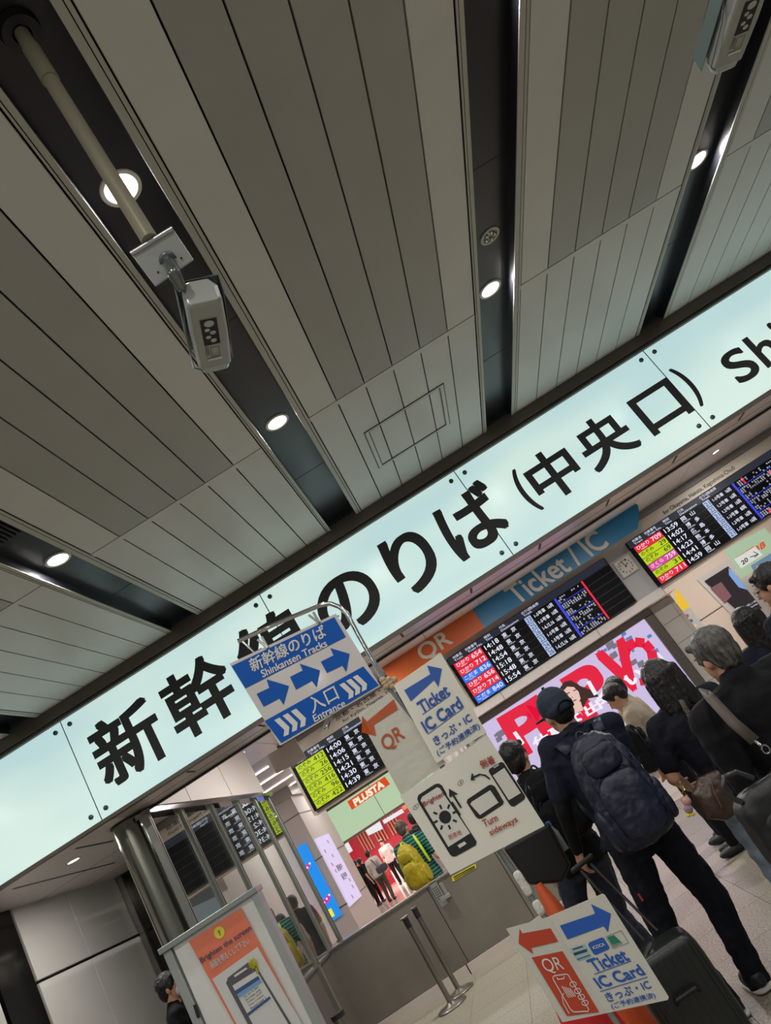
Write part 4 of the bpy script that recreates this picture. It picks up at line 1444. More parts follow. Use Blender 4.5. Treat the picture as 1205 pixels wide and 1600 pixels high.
# ---------------------------------------------------------------- white cabinet with poster, lower left
cB = (240, 1380, 4.017)
YF = 4.5
P = Plane((0, YF, 0), (0, -1, 0), cB)
wc = empty('white_cabinet', (-1.82, YF, 0), 'white cabinet with a metal top edge and an orange poster, lower left', 'cabinet')
x0, x1, ztp = -2.135, -1.53, 1.775
bevel(MB().box((x0 + 0.06, YF + 0.01, 0.0), (x1 - 0.036, YF + 0.07, ztp - 0.03)).build('body', WHITE, wc), 0.006)
bevel(MB().box((x0, YF, 0.0), (x0 + 0.05, YF + 0.1, ztp - 0.03)).build('side_post', mat('cab_grey', '#a9aca9', 0.35, metal=0.4), wc), 0.006)
bevel(MB().box((x1 - 0.035, YF - 0.006, 0.0), (x1 + 0.006, YF + 0.07, ztp - 0.02)).build('edge_profile', mat('cab_grey'), wc), 0.004)
bevel(MB().box((x0 - 0.01, YF - 0.02, ztp - 0.03), (x1 + 0.01, YF + 0.1, ztp)).build('top_rail', mat('rail_alu', '#b4b6b2', 0.25, metal=0.8), wc), 0.004)
q = MB()
q.slab([P.at(c, 0.006) for c in ((250, 765), (268, 760), (292, 842), (275, 845))], (0, 0.01, 0))
fix(q.build('lock', BLACK, wc))
po = empty('orange_poster', P.at((560, 884)), 'orange poster about brightening a phone screen, in a plastic sleeve', 'poster')
tl, tr_, = (222, 365), (550, 155)
# the sheet carries on below the frame
TL, TR = P.at(tl, 0.004), P.at(tr_, 0.004)
dn = (P.at((930, 884), 0.004) - TR)
dnl = (P.at((510, 884), 0.004) - TL)
s_len = 0.60
BR = TR + dn.normalized() * s_len
BL = TL + dnl.normalized() * s_len
q = MB()
q.slab([TL, TR, BR, BL], (0, 0.003, 0))
fix(q.build('sheet', mat('poster_orange', '#dc6e46', 0.4, coat=0.3, bump=(10, 0.2)), po))
q = MB()
P.poly(q, [(372, 600), (655, 398), (1010, 1010), (650, 1120)], 0.006)
P.text(q, '画面を明るくして下さい', (372, 538), (612, 375), (352, 500), 0.006, bold=0.012)
q.build('white_print', mat('poster_white', '#c9cac6', 0.5), po)
q = MB()
P.disc(q, (415, 308), 33, 0.006)
P.disc(q, (628, 500), 28, 0.012)
P.poly(q, [(640, 520), (655, 510), (665, 555), (650, 568)], 0.012)
for i in range(8):
    a = R(45 * i)
    P.line(q, [(628 + 34 * math.cos(a), 500 + 34 * math.sin(a)), (628 + 48 * math.cos(a), 500 + 48 * math.sin(a))], 3, 0.012)
q.build('yellow_print', mat('poster_yellow_ink', '#d8d024', 0.45), po)
q = MB()
P.text(q, 'Brighten the screen', (308, 510), (622, 300), (290, 470), 0.007, bold=0.02)
q.build('purple_print', mat('poster_purple', '#4c3050', 0.5), po)
q = MB()
P.text(q, '!', (418, 325), (424, 322), (408, 295), 0.008, bold=0.02)
P.poly(q, [(458, 625), (470, 590), (595, 495), (625, 500), (660, 540), (940, 1000), (700, 1080)], 0.008)
q.build('black_print', mat('poster_dark_ink', '#45434a', 0.5), po)
q = MB()
P.poly(q, [(498, 640), (650, 545), (885, 940), (690, 1000)], 0.010)
P.poly(q, [(508, 575), (585, 525), (592, 535), (515, 588)], 0.010)
q.build('screen_print', mat('poster_white'), po)
q = MB()
P.poly(q, [(515, 672), (660, 578), (672, 598), (528, 694)], 0.0115)
P.poly(q, [(590, 815), (732, 705), (740, 720), (598, 830)], 0.0115)
q.build('navy_print', mat('poster_navy', '#2a4a7c', 0.5), po)
q = MB()
P.poly(q, [(528, 694), (672, 598), (684, 618), (540, 718)], 0.0115)
q.build('blue_print', mat('poster_blue_ink', '#6e9cc8', 0.5), po)
q = MB()
for i in range(5):
    P.text(q, ['Thu, Oct 10, 2024', 'Shin-Osaka 14:30', 'Tokyo 16:57', 'Tokyo → Nagoya', 'Reserved 1'][i], (572 + i * 11, 722 + i * 17), (665 + i * 11, 652 + i * 17), (567 + i * 11, 710 + i * 17), 0.0118)
q.build('small_print', BLACK, po)
q = MB()
q.slab([P.at(c, 0.012) for c in ((140, 375), (580, 105), (980, 884), (490, 884))], (0, 0.001, 0))
fix(q.build('plastic_sleeve', mat('sleeve'), po))

# barrier posts
for i, (b0, t0, lab) in enumerate((((707.7, 1572.7), (631.4, 1431.5), 'steel queue barrier post with a round flat base, nearer of the pair'), ((719.7, 1551.3), (647, 1419), 'steel queue barrier post closest to the counter, partly hidden at its base'))):
    B0 = WA(*b0, 2, 0.0)
    t = empty('barrier_post', B0, lab, 'barrier post', 'queue barrier posts')
    q = MB()
    q.loft([q.ring(B0 + Vector((0, 0, z)), (0, 0, 1), r_, n=36) for z, r_ in ((0.001, 0.16), (0.012, 0.16), (0.022, 0.14), (0.03, 0.06), (0.05, 0.035))])
    fix(q.build('base', STEEL, t, smooth=True))
    q = MB()
    q.loft([q.ring(B0 + Vector((0, 0, z)), (0, 0, 1), 0.027, n=20) for z in (0.03, 0.85)])
    q.build('pole', mat('post_steel', '#8a867e', 0.25, metal=0.85), t, smooth=True)
    q = MB()
    q.loft([q.ring(B0 + Vector((0, 0, z)), (0, 0, 1), 0.031, n=20) for z in (0.79, 0.885)])
    hd_ = q.build('belt_cassette', BLACK, t, smooth=True)
    q = MB()
    q.loft([q.ring(B0 + Vector((0, 0, z)), (0, 0, 1), r_, n=20) for z, r_ in ((0.885, 0.034 if i else 0.05), (0.9, 0.034 if i else 0.05))])
    q.build('cap', STEEL, hd_, smooth=True)
# small post by the cabinet
B0 = W(527, 1585, 7.6)
q = MB()
q.loft([q.ring((B0.x, 7.6, z), (0, 0, 1), 0.06, n=24) for z in (0.0, B0.z)])
t = q.build('bollard', mat('post_steel'), smooth=True)
tag(t, 'small steel bollard with black collar beside the white cabinet', 'bollard')
q = MB()
q.loft([q.ring((B0.x, 7.6, z), (0, 0, 1), 0.064, n=24) for z in (B0.z - 0.03, B0.z + 0.01)])
q.build('collar', BLACK, t, smooth=True)
#PEOPLE
# ================================================================== PEOPLE
def tex(name, size, depth=1):
    t = bpy.data.textures.get(name)
    if not t:
        t = bpy.data.textures.new(name, 'CLOUDS')
        t.noise_scale = size
        t.noise_depth = depth
    return t


def blob(mb, name, m, parent, vox=0.012, sm=4, disp=None):
    o = mb.build(name, m, parent, smooth='all')
    r = o.modifiers.new('remesh', 'REMESH')
    r.mode = 'VOXEL'
    r.voxel_size = vox
    r.use_smooth_shade = True
    if sm:
        s_ = o.modifiers.new('smooth', 'SMOOTH')
        s_.iterations = sm
        s_.factor = 0.5
    if disp:
        d = o.modifiers.new('folds', 'DISPLACE')
        d.texture = tex('folds_%g' % disp[0], disp[0], 2)
        d.strength = disp[1]
        d.mid_level = 0.5
    return o


SKIN = mat('skin', '#b98a70', 0.55, bump=(40, 0.05))
LIPS = mat('lips', '#9a5a50', 0.5)
EYE = mat('eye', '#1c1614', 0.2)


def fabric(name, c='#808080', rough=0.85, c2=None, sc=2.5):
    return mat(name, c, rough, noise=(sc, 0.12), col2=c2, bump=(9, 0.6), spec=0.25)


def hair_m(name, c, c2=None):
    return mat(name, c, 0.42, noise=(60, 0.5), col2=c2, bump=(50, 0.8), stretch=(1, 1, 0.25), spec=0.45)


HBLK = hair_m('hair_black', '#15110f')
HGRY = hair_m('hair_grey', '#66625c', '#1b1917')
NAVY = fabric('navy_cloth', '#161b2b')
NAVY2 = fabric('navy_cloth_dark', '#12141f')
BLKC = fabric('black_cloth', '#0a0a0d')
TROU = fabric('navy_trousers', '#10131d')
DENIM = mat('denim_dark', '#1a2233', 0.8, noise=(30, 0.25), bump=(6, 0.4))
DENL = mat('denim_light', '#7b8796', 0.85, noise=(7, 0.22), bump=(7, 0.5))
SHOE = mat('shoe_dark', '#14161c', 0.5)
SOLE = mat('shoe_sole', '#c8c4bc', 0.5)


def V(*a):
    return Vector(a)


def hand(root, wr, d, pn, S=1.0, curl=0.5, side=1, name='hand', vox=0.0035):
    """wr wrist, d direction of the fingers, pn back-of-hand normal"""
    d = Vector(d).normalized()
    pn = Vector(pn)
    pn = (pn - d * pn.dot(d)).normalized()
    s = d.cross(pn) * side
    q = MB()
    c = wr + d * 0.045 * S
    q.cap(wr, 0.024 * S, wr + d * 0.02 * S, 0.025 * S)
    for k in (-1.5, -0.5, 0.5, 1.5):
        q.cap(wr + d * 0.015 * S + s * k * 0.010 * S, 0.014 * S, wr + d * 0.078 * S + s * k * 0.0195 * S, 0.0115 * S)
    for k, L in ((-1.5, 0.8), (-0.5, 0.97), (0.5, 1.03), (1.5, 0.94)):
        b0 = wr + d * 0.08 * S + s * k * 0.0205 * S
        a = 0.0
        p = b0
        for j, (l, r_) in enumerate(((0.036, 0.0088), (0.024, 0.0080), (0.020, 0.0072))):
            a += curl * (0.9 if j else 0.7)
            dd = d * math.cos(a) - pn * math.sin(a)
            p2 = p + dd * l * L * S
            q.cap(p, r_ * S, p2, r_ * 0.93 * S, n=8)
            p = p2
    t0 = wr + d * 0.022 * S + s * 0.026 * S
    t1 = t0 + (d * 0.6 + s * 0.75 - pn * 0.35).normalized() * 0.036 * S
    t2 = t1 + (d * 0.85 + s * 0.15 - pn * (0.3 + curl * 0.5)).normalized() * 0.03 * S
    q.cap(t0, 0.013 * S, t1, 0.0105 * S, n=8)
    q.cap(t1, 0.0105 * S, t2, 0.0088 * S, n=8)
    return blob(q, name, SKIN, root, vox=vox, sm=2)


def person(label, x, y, H, yaw, shirt=NAVY, pants=TROU, hair='short', hairm=HBLK, sleeve='short', ov=None, lov=None, lean=0, head_yaw=0, head_pitch=0,
           group=None, far=False, build=1.0, hem=0.50, skin_sleeve=None, shoes=SHOE, legs=True, ankle_skin=False, collar=None, mask=False, glasses=False, stripes=None):
    """facing +Y at yaw 0; joint overrides: ov in world coordinates, lov in body coordinates"""
    root = empty('person', (x, y, 0), label, 'person', group, local=True, rz=yaw)
    MI = Matrix.Rotation(-yaw, 4, 'Z') @ Matrix.Translation((-x, -y, 0))
    B = build
    J = {}
    for s_, n in ((-1, 'l'), (1, 'r')):
        J['sh' + n] = V(s_ * 0.112 * B, 0, 0.808) * H
        J['el' + n] = V(s_ * (0.112 * B + 0.030), -0.012, 0.635) * H
        J['wr' + n] = V(s_ * (0.112 * B + 0.026), 0.04, 0.49) * H
        J['hi' + n] = V(s_ * 0.052, 0, 0.515) * H
        J['kn' + n] = V(s_ * 0.058, 0.012, 0.285) * H
        J['an' + n] = V(s_ * 0.062, -0.01, 0.048) * H

    lr = R(lean)

    def bend(p):
        p = Vector(p)
        z0 = 0.52 * H
        if p.z > z0:
            d = p - V(0, 0, z0)
            p = V(0, 0, z0) + Matrix.Rotation(-lr, 3, 'X') @ d
        return p
    for k_ in list(J):
        if k_[:2] in ('sh', 'el', 'wr'):
            J[k_] = bend(J[k_])
    for k_, v_ in (lov or {}).items():
        J[k_] = Vector(v_) * H
    for k_, v_ in (ov or {}).items():
        J[k_] = MI @ Vector(v_)
    vx = 0.016 if far else 0.0085
    TOR = [(0.485, 0.088, 0.060, 0), (0.53, 0.096, 0.066, -0.004), (0.57, 0.088, 0.062, 0), (0.63, 0.078, 0.055, 0.004), (0.69, 0.087, 0.060, 0.004), (0.75, 0.096, 0.062, 0), (0.79, 0.098, 0.055, -0.004), (0.815, 0.085, 0.045, -0.006), (0.838, 0.052, 0.036, -0.006), (0.855, 0.036, 0.032, -0.004)]

    def torso(q, g, z0=0, z1=9, gx=0):
        rr = []
        for z, rx, ry, yo in TOR:
            B = build if z < 0.82 else 1.0
            if z0 <= z <= z1:
                c = bend(V(0, yo * H, z * H))
                rr.append([c + Matrix.Rotation(-lr, 3, 'X') @ V(math.copysign(abs(math.cos(a)) ** 0.85, math.cos(a)) * (rx * B * H + g + gx), math.sin(a) * (ry * B * H + g), 0) for a in [2 * math.pi * i / 20 for i in range(20)]])
        q.loft(rr)

    # ---- body
    q = MB()
    torso(q, 0)
    hc = bend(V(0, 0.006 * H, 0.928 * H))
    HR = Euler((R(head_pitch) - lr * 0.6, 0, R(head_yaw))).to_matrix()
    hp = lambda *p: hc + HR @ (V(*p) * H)
    q.cap(bend(V(0, -0.004, 0.83) * H), 0.034 * H, hp(0, -0.012, -0.02), 0.032 * H)
    hs = 0.132 / 0.132
    q.ell(hp(0, -0.006, 0.012), (0.044 * H, 0.054 * H, 0.056 * H), Euler((0, 0, R(head_yaw))))
    q.ell(hp(0, 0.010, -0.022), (0.036 * H, 0.042 * H, 0.046 * H), Euler((0, 0, R(head_yaw))))
    q.cap(hp(0, 0.048, 0.004), 0.006 * H, hp(0, 0.060, -0.016), 0.009 * H, n=8)
    q.cap(hp(0, 0.040, -0.050), 0.012 * H, hp(0, 0.044, -0.056), 0.010 * H, n=8)
    for s_ in (-1, 1):
        q.ell(hp(s_ * 0.044, -0.004, -0.008), (0.007 * H, 0.012 * H, 0.018 * H), Euler((0, 0, R(head_yaw))), n=10, m=7)
    for n in 'lr':
        q.cap(J['sh' + n], 0.032 * H * B, J['el' + n], 0.024 * H)
        q.cap(J['el' + n], 0.024 * H, J['wr' + n], 0.0155 * H)
        q.cap(J['hi' + n], 0.050 * H, J['kn' + n], 0.034 * H)
        q.cap(J['kn' + n], 0.033 * H, J['an' + n], 0.021 * H)
        if far:
            hd_ = (J['wr' + n] - J['el' + n]).normalized()
            q.sbox(J['wr' + n] + hd_ * 0.045 * H, (0.018 * H, 0.013 * H, 0.045 * H), 0.7)
            for k_ in range(4):
                q.cap(J['wr' + n] + hd_ * 0.06 * H + V((k_ - 1.5) * 0.010 * H, 0, 0), 0.005 * H, J['wr' + n] + hd_ * (0.098 - 0.004 * abs(k_ - 2)) * H + V((k_ - 1.5) * 0.012 * H, 0.01 * H, 0), 0.004 * H, n=6)
    blob(q, 'body', SKIN, root, vox=vx, sm=3)
    if not far:
        for n, sd in (('l', 1), ('r', -1)):
            d = (J['wr' + n] - J['el' + n]).normalized()
            hand(root, J['wr' + n], d, V(-sd, -0.2, 0), H / 1.75 * 1.02, 0.45, side=sd)
    # ---- face details
    for s_ in (-1, 1):
        e = MB()
        e.ell(hp(s_ * 0.018, 0.0475, 0.002), (0.0065 * H, 0.003 * H, 0.0032 * H), n=8, m=5)
        e.build('eye', EYE, root, smooth='all')
        e = MB()
        e.cap(hp(s_ * 0.010, 0.050, 0.016), 0.0022 * H, hp(s_ * 0.028, 0.044, 0.017), 0.0018 * H, n=6)
        e.build('eyebrow', EYE, root, smooth='all')
    if mask:
        mk = MB()
        mk.ell(hp(0, 0.030, -0.030), (0.034 * H, 0.033 * H, 0.032 * H), Euler((0, 0, R(head_yaw))))
        blob(mk, 'face_mask', mat('mask_white', '#c9c9c6', 0.6), root, vox=0.006, sm=2)
    else:
        e = MB()
        e.ell(hp(0, 0.049, -0.034), (0.012 * H, 0.004 * H, 0.0035 * H), n=10, m=5)
        e.build('mouth', LIPS, root, smooth='all')
    if glasses:
        g = MB()
        for s_ in (-1, 1):
            c = [hp(s_ * 0.020 + 0.014 * math.cos(a), 0.056, 0.001 + 0.011 * math.sin(a)) for a in [i * math.pi / 6 for i in range(13)]]
            g.tube(c, 0.0016, n=6)
            g.tube([hp(s_ * 0.034, 0.055, 0.004), hp(s_ * 0.046, 0.0, 0.004)], 0.0016, n=6)
        g.tube([hp(-0.006, 0.058, 0.002), hp(0.006, 0.058, 0.002)], 0.0014, n=6)
        g.build('glasses', BLACK, root, smooth=True)
    # ---- hair
    h = MB()
    he = Euler((R(head_pitch) - lr * 0.6, 0, R(head_yaw)))
    if hair in ('short', 'crop'):
        gsz = 0.0 if hair == 'crop' else 0.006
        h.ell(hp(0, -0.014, 0.024), ((0.047 + gsz) * H, (0.054 + gsz) * H, (0.050 + gsz) * H), he)
        h.ell(hp(0, -0.034, -0.004), ((0.041 + gsz) * H, (0.030 + gsz) * H, (0.044 + gsz) * H), he)
        for s_ in (-1, 1):
            h.ell(hp(s_ * 0.040, 0.006, 0.008), (0.009 * H, 0.022 * H, 0.022 * H), he, n=8, m=6)
        if hair == 'short':
            h.cap(hp(-0.03, 0.034, 0.048), 0.012 * H, hp(0.03, 0.036, 0.046), 0.014 * H)
    elif hair in ('bob', 'long'):
        h.ell(hp(0, -0.008, 0.022), (0.056 * H, 0.060 * H, 0.056 * H), he)
        zz = -0.105 if hair == 'bob' else -0.19
        h.cap(hp(0, -0.028, 0.0), 0.050 * H, hp(0, -0.030, zz + 0.035), 0.050 * H, n=16)
        for s_ in (-1, 1):
            h.cap(hp(s_ * 0.036, 0.000, 0.0), 0.026 * H, hp(s_ * 0.045, -0.006, zz + 0.03), 0.022 * H)
            for k_ in range(4):
                h.cap(hp(s_ * (0.012 + 0.014 * k_), -0.066 + 0.012 * k_, 0.02), 0.016 * H, hp(s_ * (0.014 + 0.016 * k_), -0.070 + 0.012 * k_, zz + 0.008 * (k_ % 2)), 0.011 * H, n=8)
    ho = blob(h, 'hair', hairm, root, vox=0.007 if not far else 0.012, sm=3, disp=(0.018, 0.0035 * H) if not far else (0.04, 0.005))
    # ---- shirt
    t = MB()
    torso(t, 0.012 * H, z0=0.0, z1=0.84)
    hz = hem
    t.loft([[bend(V(math.cos(a) * (0.098 * B * H + 0.014), math.sin(a) * (0.068 * B * H + 0.012), z * H)) for a in [2 * math.pi * i / 20 for i in range(20)]] for z in (hz, 0.52, 0.56)])
    t.cap(bend(V(0, -0.008, 0.815) * H), 0.052 * B * H, bend(V(0, -0.010, 0.846) * H), 0.041 * B * H)
    for n in 'lr':
        a, b2, c = J['sh' + n], J['el' + n], J['wr' + n]
        t.cap(bend(V(0, -0.008, 0.832) * H), 0.036 * H, a + V(0, 0, 0.002), 0.040 * H * B)
        t.cap(bend(V(0, -0.010, 0.77) * H), 0.060 * H, a + (b2 - a) * 0.25, 0.042 * H * B)
        if sleeve == 'long':
            t.cap(a, 0.041 * H * B, b2, 0.033 * H)
            t.cap(b2, 0.033 * H, b2 + (c - b2) * 0.93, 0.026 * H)
        else:
            t.cap(a, 0.041 * H * B, a + (b2 - a) * 0.72, 0.037 * H)
    sh_o = blob(t, 'shirt', shirt, root, vox=vx, sm=4, disp=(0.09, 0.024) if not far else (0.16, 0.02))
    if skin_sleeve:
        for n in 'lr':
          t = MB()
          a, b2, c = J['sh' + n], J['el' + n], J['wr' + n]
          t.cap(a + (b2 - a) * 0.5, 0.028 * H, b2, 0.027 * H)
          t.cap(b2, 0.027 * H, c, 0.019 * H)
          blob(t, 'inner_sleeve', skin_sleeve, root, vox=0.008, sm=3, disp=(0.05, 0.006))
    if collar:
        t = MB()
        cc = [bend(V(0.043 * math.cos(a), -0.006 + 0.040 * math.sin(a), 0.852 + 0.008 * math.sin(-a)) * H) for a in [2 * math.pi * i / 20 for i in range(21)]]
        t.tube(cc, 0.006 * H, n=8)
        blob(t, 'collar', collar, root, vox=0.005, sm=1)
    # ---- trousers
    t = MB()
    t.loft([[V(math.cos(a) * (0.094 * B * H), math.sin(a) * (0.066 * H), z * H) for a in [2 * math.pi * i / 20 for i in range(20)]] for z in (0.455, 0.50, 0.545)])
    for n in 'lr':
        a, b2, c = J['hi' + n], J['kn' + n], J['an' + n]
        t.cap(a, 0.058 * H, b2, 0.043 * H)
        t.cap(b2, 0.043 * H, c + (b2 - c) * 0.04, 0.034 * H)
        for k_ in range(3):
            p_ = c + (b2 - c) * (0.08 + 0.07 * k_)
            t.ell(p_, (0.037 * H, 0.038 * H, 0.012 * H), n=12, m=6)
    blob(t, 'trousers', pants, root, vox=vx, sm=4, disp=(0.075, 0.026) if not far else (0.16, 0.02))
    # ---- shoes
    for n in 'lr':
        c = J['an' + n]
        t = MB()
        t.ell(V(c.x, c.y + 0.03 * H, 0.024 * H), (0.030 * H, 0.078 * H, 0.026 * H))
        t.ell(V(c.x, c.y - 0.008 * H, 0.032 * H), (0.027 * H, 0.036 * H, 0.032 * H))
        so = blob(t, 'shoe', shoes, root, vox=0.007 if not far else 0.012, sm=2)
        if not far:
            t = MB()
            t.sbox(V(c.x, c.y + 0.026 * H, 0.008 * H), (0.031 * H, 0.080 * H, 0.0075 * H), 0.6)
            t.build('sole', SOLE, so, smooth='all')
    root['H'] = H
    return root, J, hp, he


def striped(name, c1, c2, scale=14):
    m = mat(name, c1, 0.85)
    nt = m.node_tree
    b = nt.nodes['Principled BSDF']
    tc = nt.nodes.new('ShaderNodeTexCoord')
    wv = nt.nodes.new('ShaderNodeTexWave')
    wv.bands_direction = 'Z'
    wv.inputs['Scale'].default_value = scale / 6.28
    rp = nt.nodes.new('ShaderNodeValToRGB')
    rp.color_ramp.interpolation = 'CONSTANT'
    rp.color_ramp.elements[0].color = lin(c1)
    rp.color_ramp.elements[1].position = 0.55
    rp.color_ramp.elements[1].color = lin(c2)
    nt.links.new(tc.outputs['Object'], wv.inputs['Vector'])
    nt.links.new(wv.outputs['Fac'], rp.inputs[0])
    nt.links.new(rp.outputs[0], b.inputs['Base Color'])
    return m


def headpos(px, py, Y):
    p = W(px, py, Y)
    return p.x, p.z


# ---- man in the dark cap
YM = 4.62
capx = 0.0889 * YM
Hm = 1.80
ov = dict(shl=W(862, 1172, YM - 0.02), ell=W(882, 1268, YM - 0.02), wrl=W(902, 1328, YM + 0.06), elr=V(0.56, YM + 0.05, 1.14), wrr=V(0.46, YM + 0.24, 1.05), knl=W(1040, 1455, YM + 0.02), anl=W(1150, 1580, YM + 0.0), knr=W(1115, 1400, YM + 0.10), anr=W(1188, 1540, YM + 0.12))
man, J, hp, he = person('person in a dark cap and navy polo wearing a large backpack, holding a suitcase handle', capx, YM, Hm, R(8), NAVY, TROU, 'crop', HBLK,
                        ov=ov, head_yaw=12, skin_sleeve=BLKC, build=1.05, hem=0.50, collar=NAVY)
H = Hm
CAPM = mat('cap_cloth', '#1c2638', 0.8, bump=(90, 0.2))
q = MB()
q.ell(hp(0, -0.010, 0.026), (0.054 * H, 0.062 * H, 0.056 * H), he)
q.ell(hp(0, -0.03, 0.008), (0.050 * H, 0.046 * H, 0.034 * H), he)
co = blob(q, 'cap', CAPM, man, vox=0.006, sm=3)
q = MB()
q.sbox(hp(0, 0.080, 0.006), (0.045 * H, 0.042 * H, 0.005 * H), 0.7, he)
q.build('brim', CAPM, co, smooth='all')
q = MB()
q.ell(hp(0, -0.010, 0.084), (0.006 * H, 0.006 * H, 0.004 * H), n=8, m=5)
q.build('button', CAPM, co, smooth='all')
q = MB()
c = [hp(0.030 * math.cos(a), -0.068 - 0.006 * math.sin(a), -0.006 + 0.024 * math.sin(a)) for a in [i * math.pi / 10 for i in range(11)]]
q.tube(c, 0.0035 * H, n=6)
q.tube([c[0], c[-1]], 0.006 * H, n=6)
q.build('strap_opening', BLKC, co, smooth=True)
# pocket zip tag
q = MB()
p_ = W(1001, 1402, YM - 0.14)
q.box(p_ - V(0.005, 0.002, 0.02), p_ + V(0.005, 0.002, 0.02))
MI = Matrix.Rotation(-R(8), 4, 'Z') @ Matrix.Translation((-capx, -YM, 0))
q.v = [tuple(MI @ Vector(v_)) for v_ in q.v]
q.build('red_pocket_tag', mat('tag_red', '#b02c2c', 0.5), man)


def placed(q, name, m, parent, M, **kw):
    """vertices given in a thing's own frame M (matrix)"""
    q.v = [tuple(M @ Vector(v_)) for v_ in q.v]
    if kw.get('vox'):
        return blob(q, name, m, parent, vox=kw['vox'], sm=kw.get('sm', 3), disp=kw.get('disp'))
    return q.build(name, m, parent, smooth=kw.get('smooth', 'all'))


def backpack(label, base, rot, w_, d_, h_, m, trimm, strapm=None, vox=0.008, far=False, side_bottle=False):
    """base = centre of the pack's bottom; local +Y toward the wearer's back"""
    t = empty('backpack', base, label, 'backpack')
    M = Matrix.Translation(base) @ Euler(rot).to_matrix().to_4x4()
    q = MB()
    q.sbox((0, 0, h_ * 0.47), (w_ / 2, d_ / 2 * 0.8, h_ / 2 * 0.96), 0.55, taper=0.12)
    q.ell((0, 0, h_ * 0.80), (w_ * 0.42, d_ * 0.40, h_ * 0.20))
    placed(q, 'main_bag', m, t, M, vox=vox, disp=(0.06, 0.024))
    q = MB()
    q.sbox((0, -d_ * 0.38, h_ * 0.33), (w_ * 0.38, d_ * 0.24, h_ * 0.28), 0.6)
    placed(q, 'front_pocket', m, t, M, vox=vox, disp=(0.05, 0.014))
    q = MB()
    q.sbox((0, -d_ * 0.34, h_ * 0.74), (w_ * 0.30, d_ * 0.16, h_ * 0.13), 0.6)
    placed(q, 'top_pocket', m, t, M, vox=vox, disp=(0.05, 0.01))
    if far:
        return t, M
    for s_ in (-1, 1):
        q = MB()
        q.sbox((s_ * w_ * 0.47, 0, h_ * 0.24), (w_ * 0.09, d_ * 0.33, h_ * 0.19), 0.6)
        placed(q, 'side_pocket', m, t, M, vox=vox, disp=(0.04, 0.01))
        q = MB()
        q.tube([(s_ * w_ * 0.36, -d_ * 0.40, h_ * z) for z in (0.14, 0.35)] + [(s_ * w_ * 0.36, -d_ * 0.38, h_ * 0.6), (s_ * w_ * 0.24, -d_ * 0.3, h_ * 0.88)], 0.004, n=6)
        placed(q, 'compression_strap', trimm, t, M)
    q = MB()
    arc = [(w_ * 0.34 * math.cos(a), -d_ * 0.42, h_ * 0.45 + h_ * 0.22 * math.sin(a)) for a in [math.pi * i / 12 for i in range(13)]]
    q.tube(arc, 0.0035, n=6)
    q2 = [(w_ * 0.40 * math.cos(a), -d_ * 0.16 - 0.05 * d_ * math.sin(a), h_ * 0.62 + h_ * 0.33 * math.sin(a)) for a in [math.pi * i / 12 for i in range(13)]]
    q.tube(q2, 0.0035, n=6)
    placed(q, 'zip', trimm, t, M)
    q = MB()
    q.tube([(w_ * 0.07 * math.cos(a), d_ * 0.25, h_ * 0.97 + 0.045 * math.sin(a)) for a in [math.pi * i / 8 for i in range(9)]], 0.007, n=8)
    placed(q, 'grab_loop', trimm, t, M)
    return t, M


PACKM = mat('pack_nylon', '#0f1830', 0.48, noise=(3, 0.15), bump=(9, 0.5))
PACKT = mat('pack_trim', '#10141e', 0.5)
pb = Vector((capx + 0.02, YM - 0.26, 0.90))
bpk, MBk = backpack('large navy backpack with pockets and zips worn by the person in the cap', pb, (R(-4), 0, R(4)), 0.34, 0.22, 0.60, PACKM, PACKT)
for s_ in (-1, 1):
    q = MB()
    pts = [pb + V(s_ * 0.10, 0.09, 0.56), pb + V(s_ * 0.12, 0.16, 0.62), V(capx + s_ * 0.13, YM + 0.03, 1.515), V(capx + s_ * 0.14, YM + 0.12, 1.40), V(capx + s_ * 0.16, YM + 0.08, 1.18), pb + V(s_ * 0.15, 0.10, 0.12)]
    rings = []
    for i, p_ in enumerate(pts):
        a = (pts[min(i + 1, 5)] - pts[max(i - 1, 0)]).normalized()
        u = V(1, 0, 0) - a * a.x
        u.normalize()
        n_ = a.cross(u)
        rings.append([p_ + u * 0.03 * cx_ + n_ * 0.008 * cy_ for cx_, cy_ in ((-1, -1), (1, -1), (1, 1), (-1, 1))])
    q.loft(rings)
    fix(q.build('shoulder_strap', PACKM, bpk, smooth='all'))
# bottle in the side pocket
bt = empty('water_bottle', W(1003, 1225, YM - 0.25), 'clear water bottle with a white cap in the backpack side pocket', 'bottle')
b0, b1 = W(1012, 1222, YM - 0.2), W(998, 1196, YM - 0.2)
ax = (b1 - b0)
q = MB()
b00 = b0 - ax * 0.8
q.loft([q.ring(b00, ax, 0.030, n=20), q.ring(b0 - ax * 0.1, ax, 0.031, n=20), q.ring(b0 + ax * 0.45, ax, 0.026, n=20), q.ring(b0 + ax * 0.75, ax, 0.014, n=20)])
q.build('body', mat('bottle_clear', '#aab8c0', 0.1, alpha=0.45), bt, smooth='all')
q = MB()
q.loft([q.ring(b0 + ax * 0.73, ax, 0.018, n=20), q.ring(b0 + ax * 1.0, ax, 0.018, n=20)])
q.build('cap', mat('bottle_cap', '#c9ccd0', 0.4), bt, smooth=True)

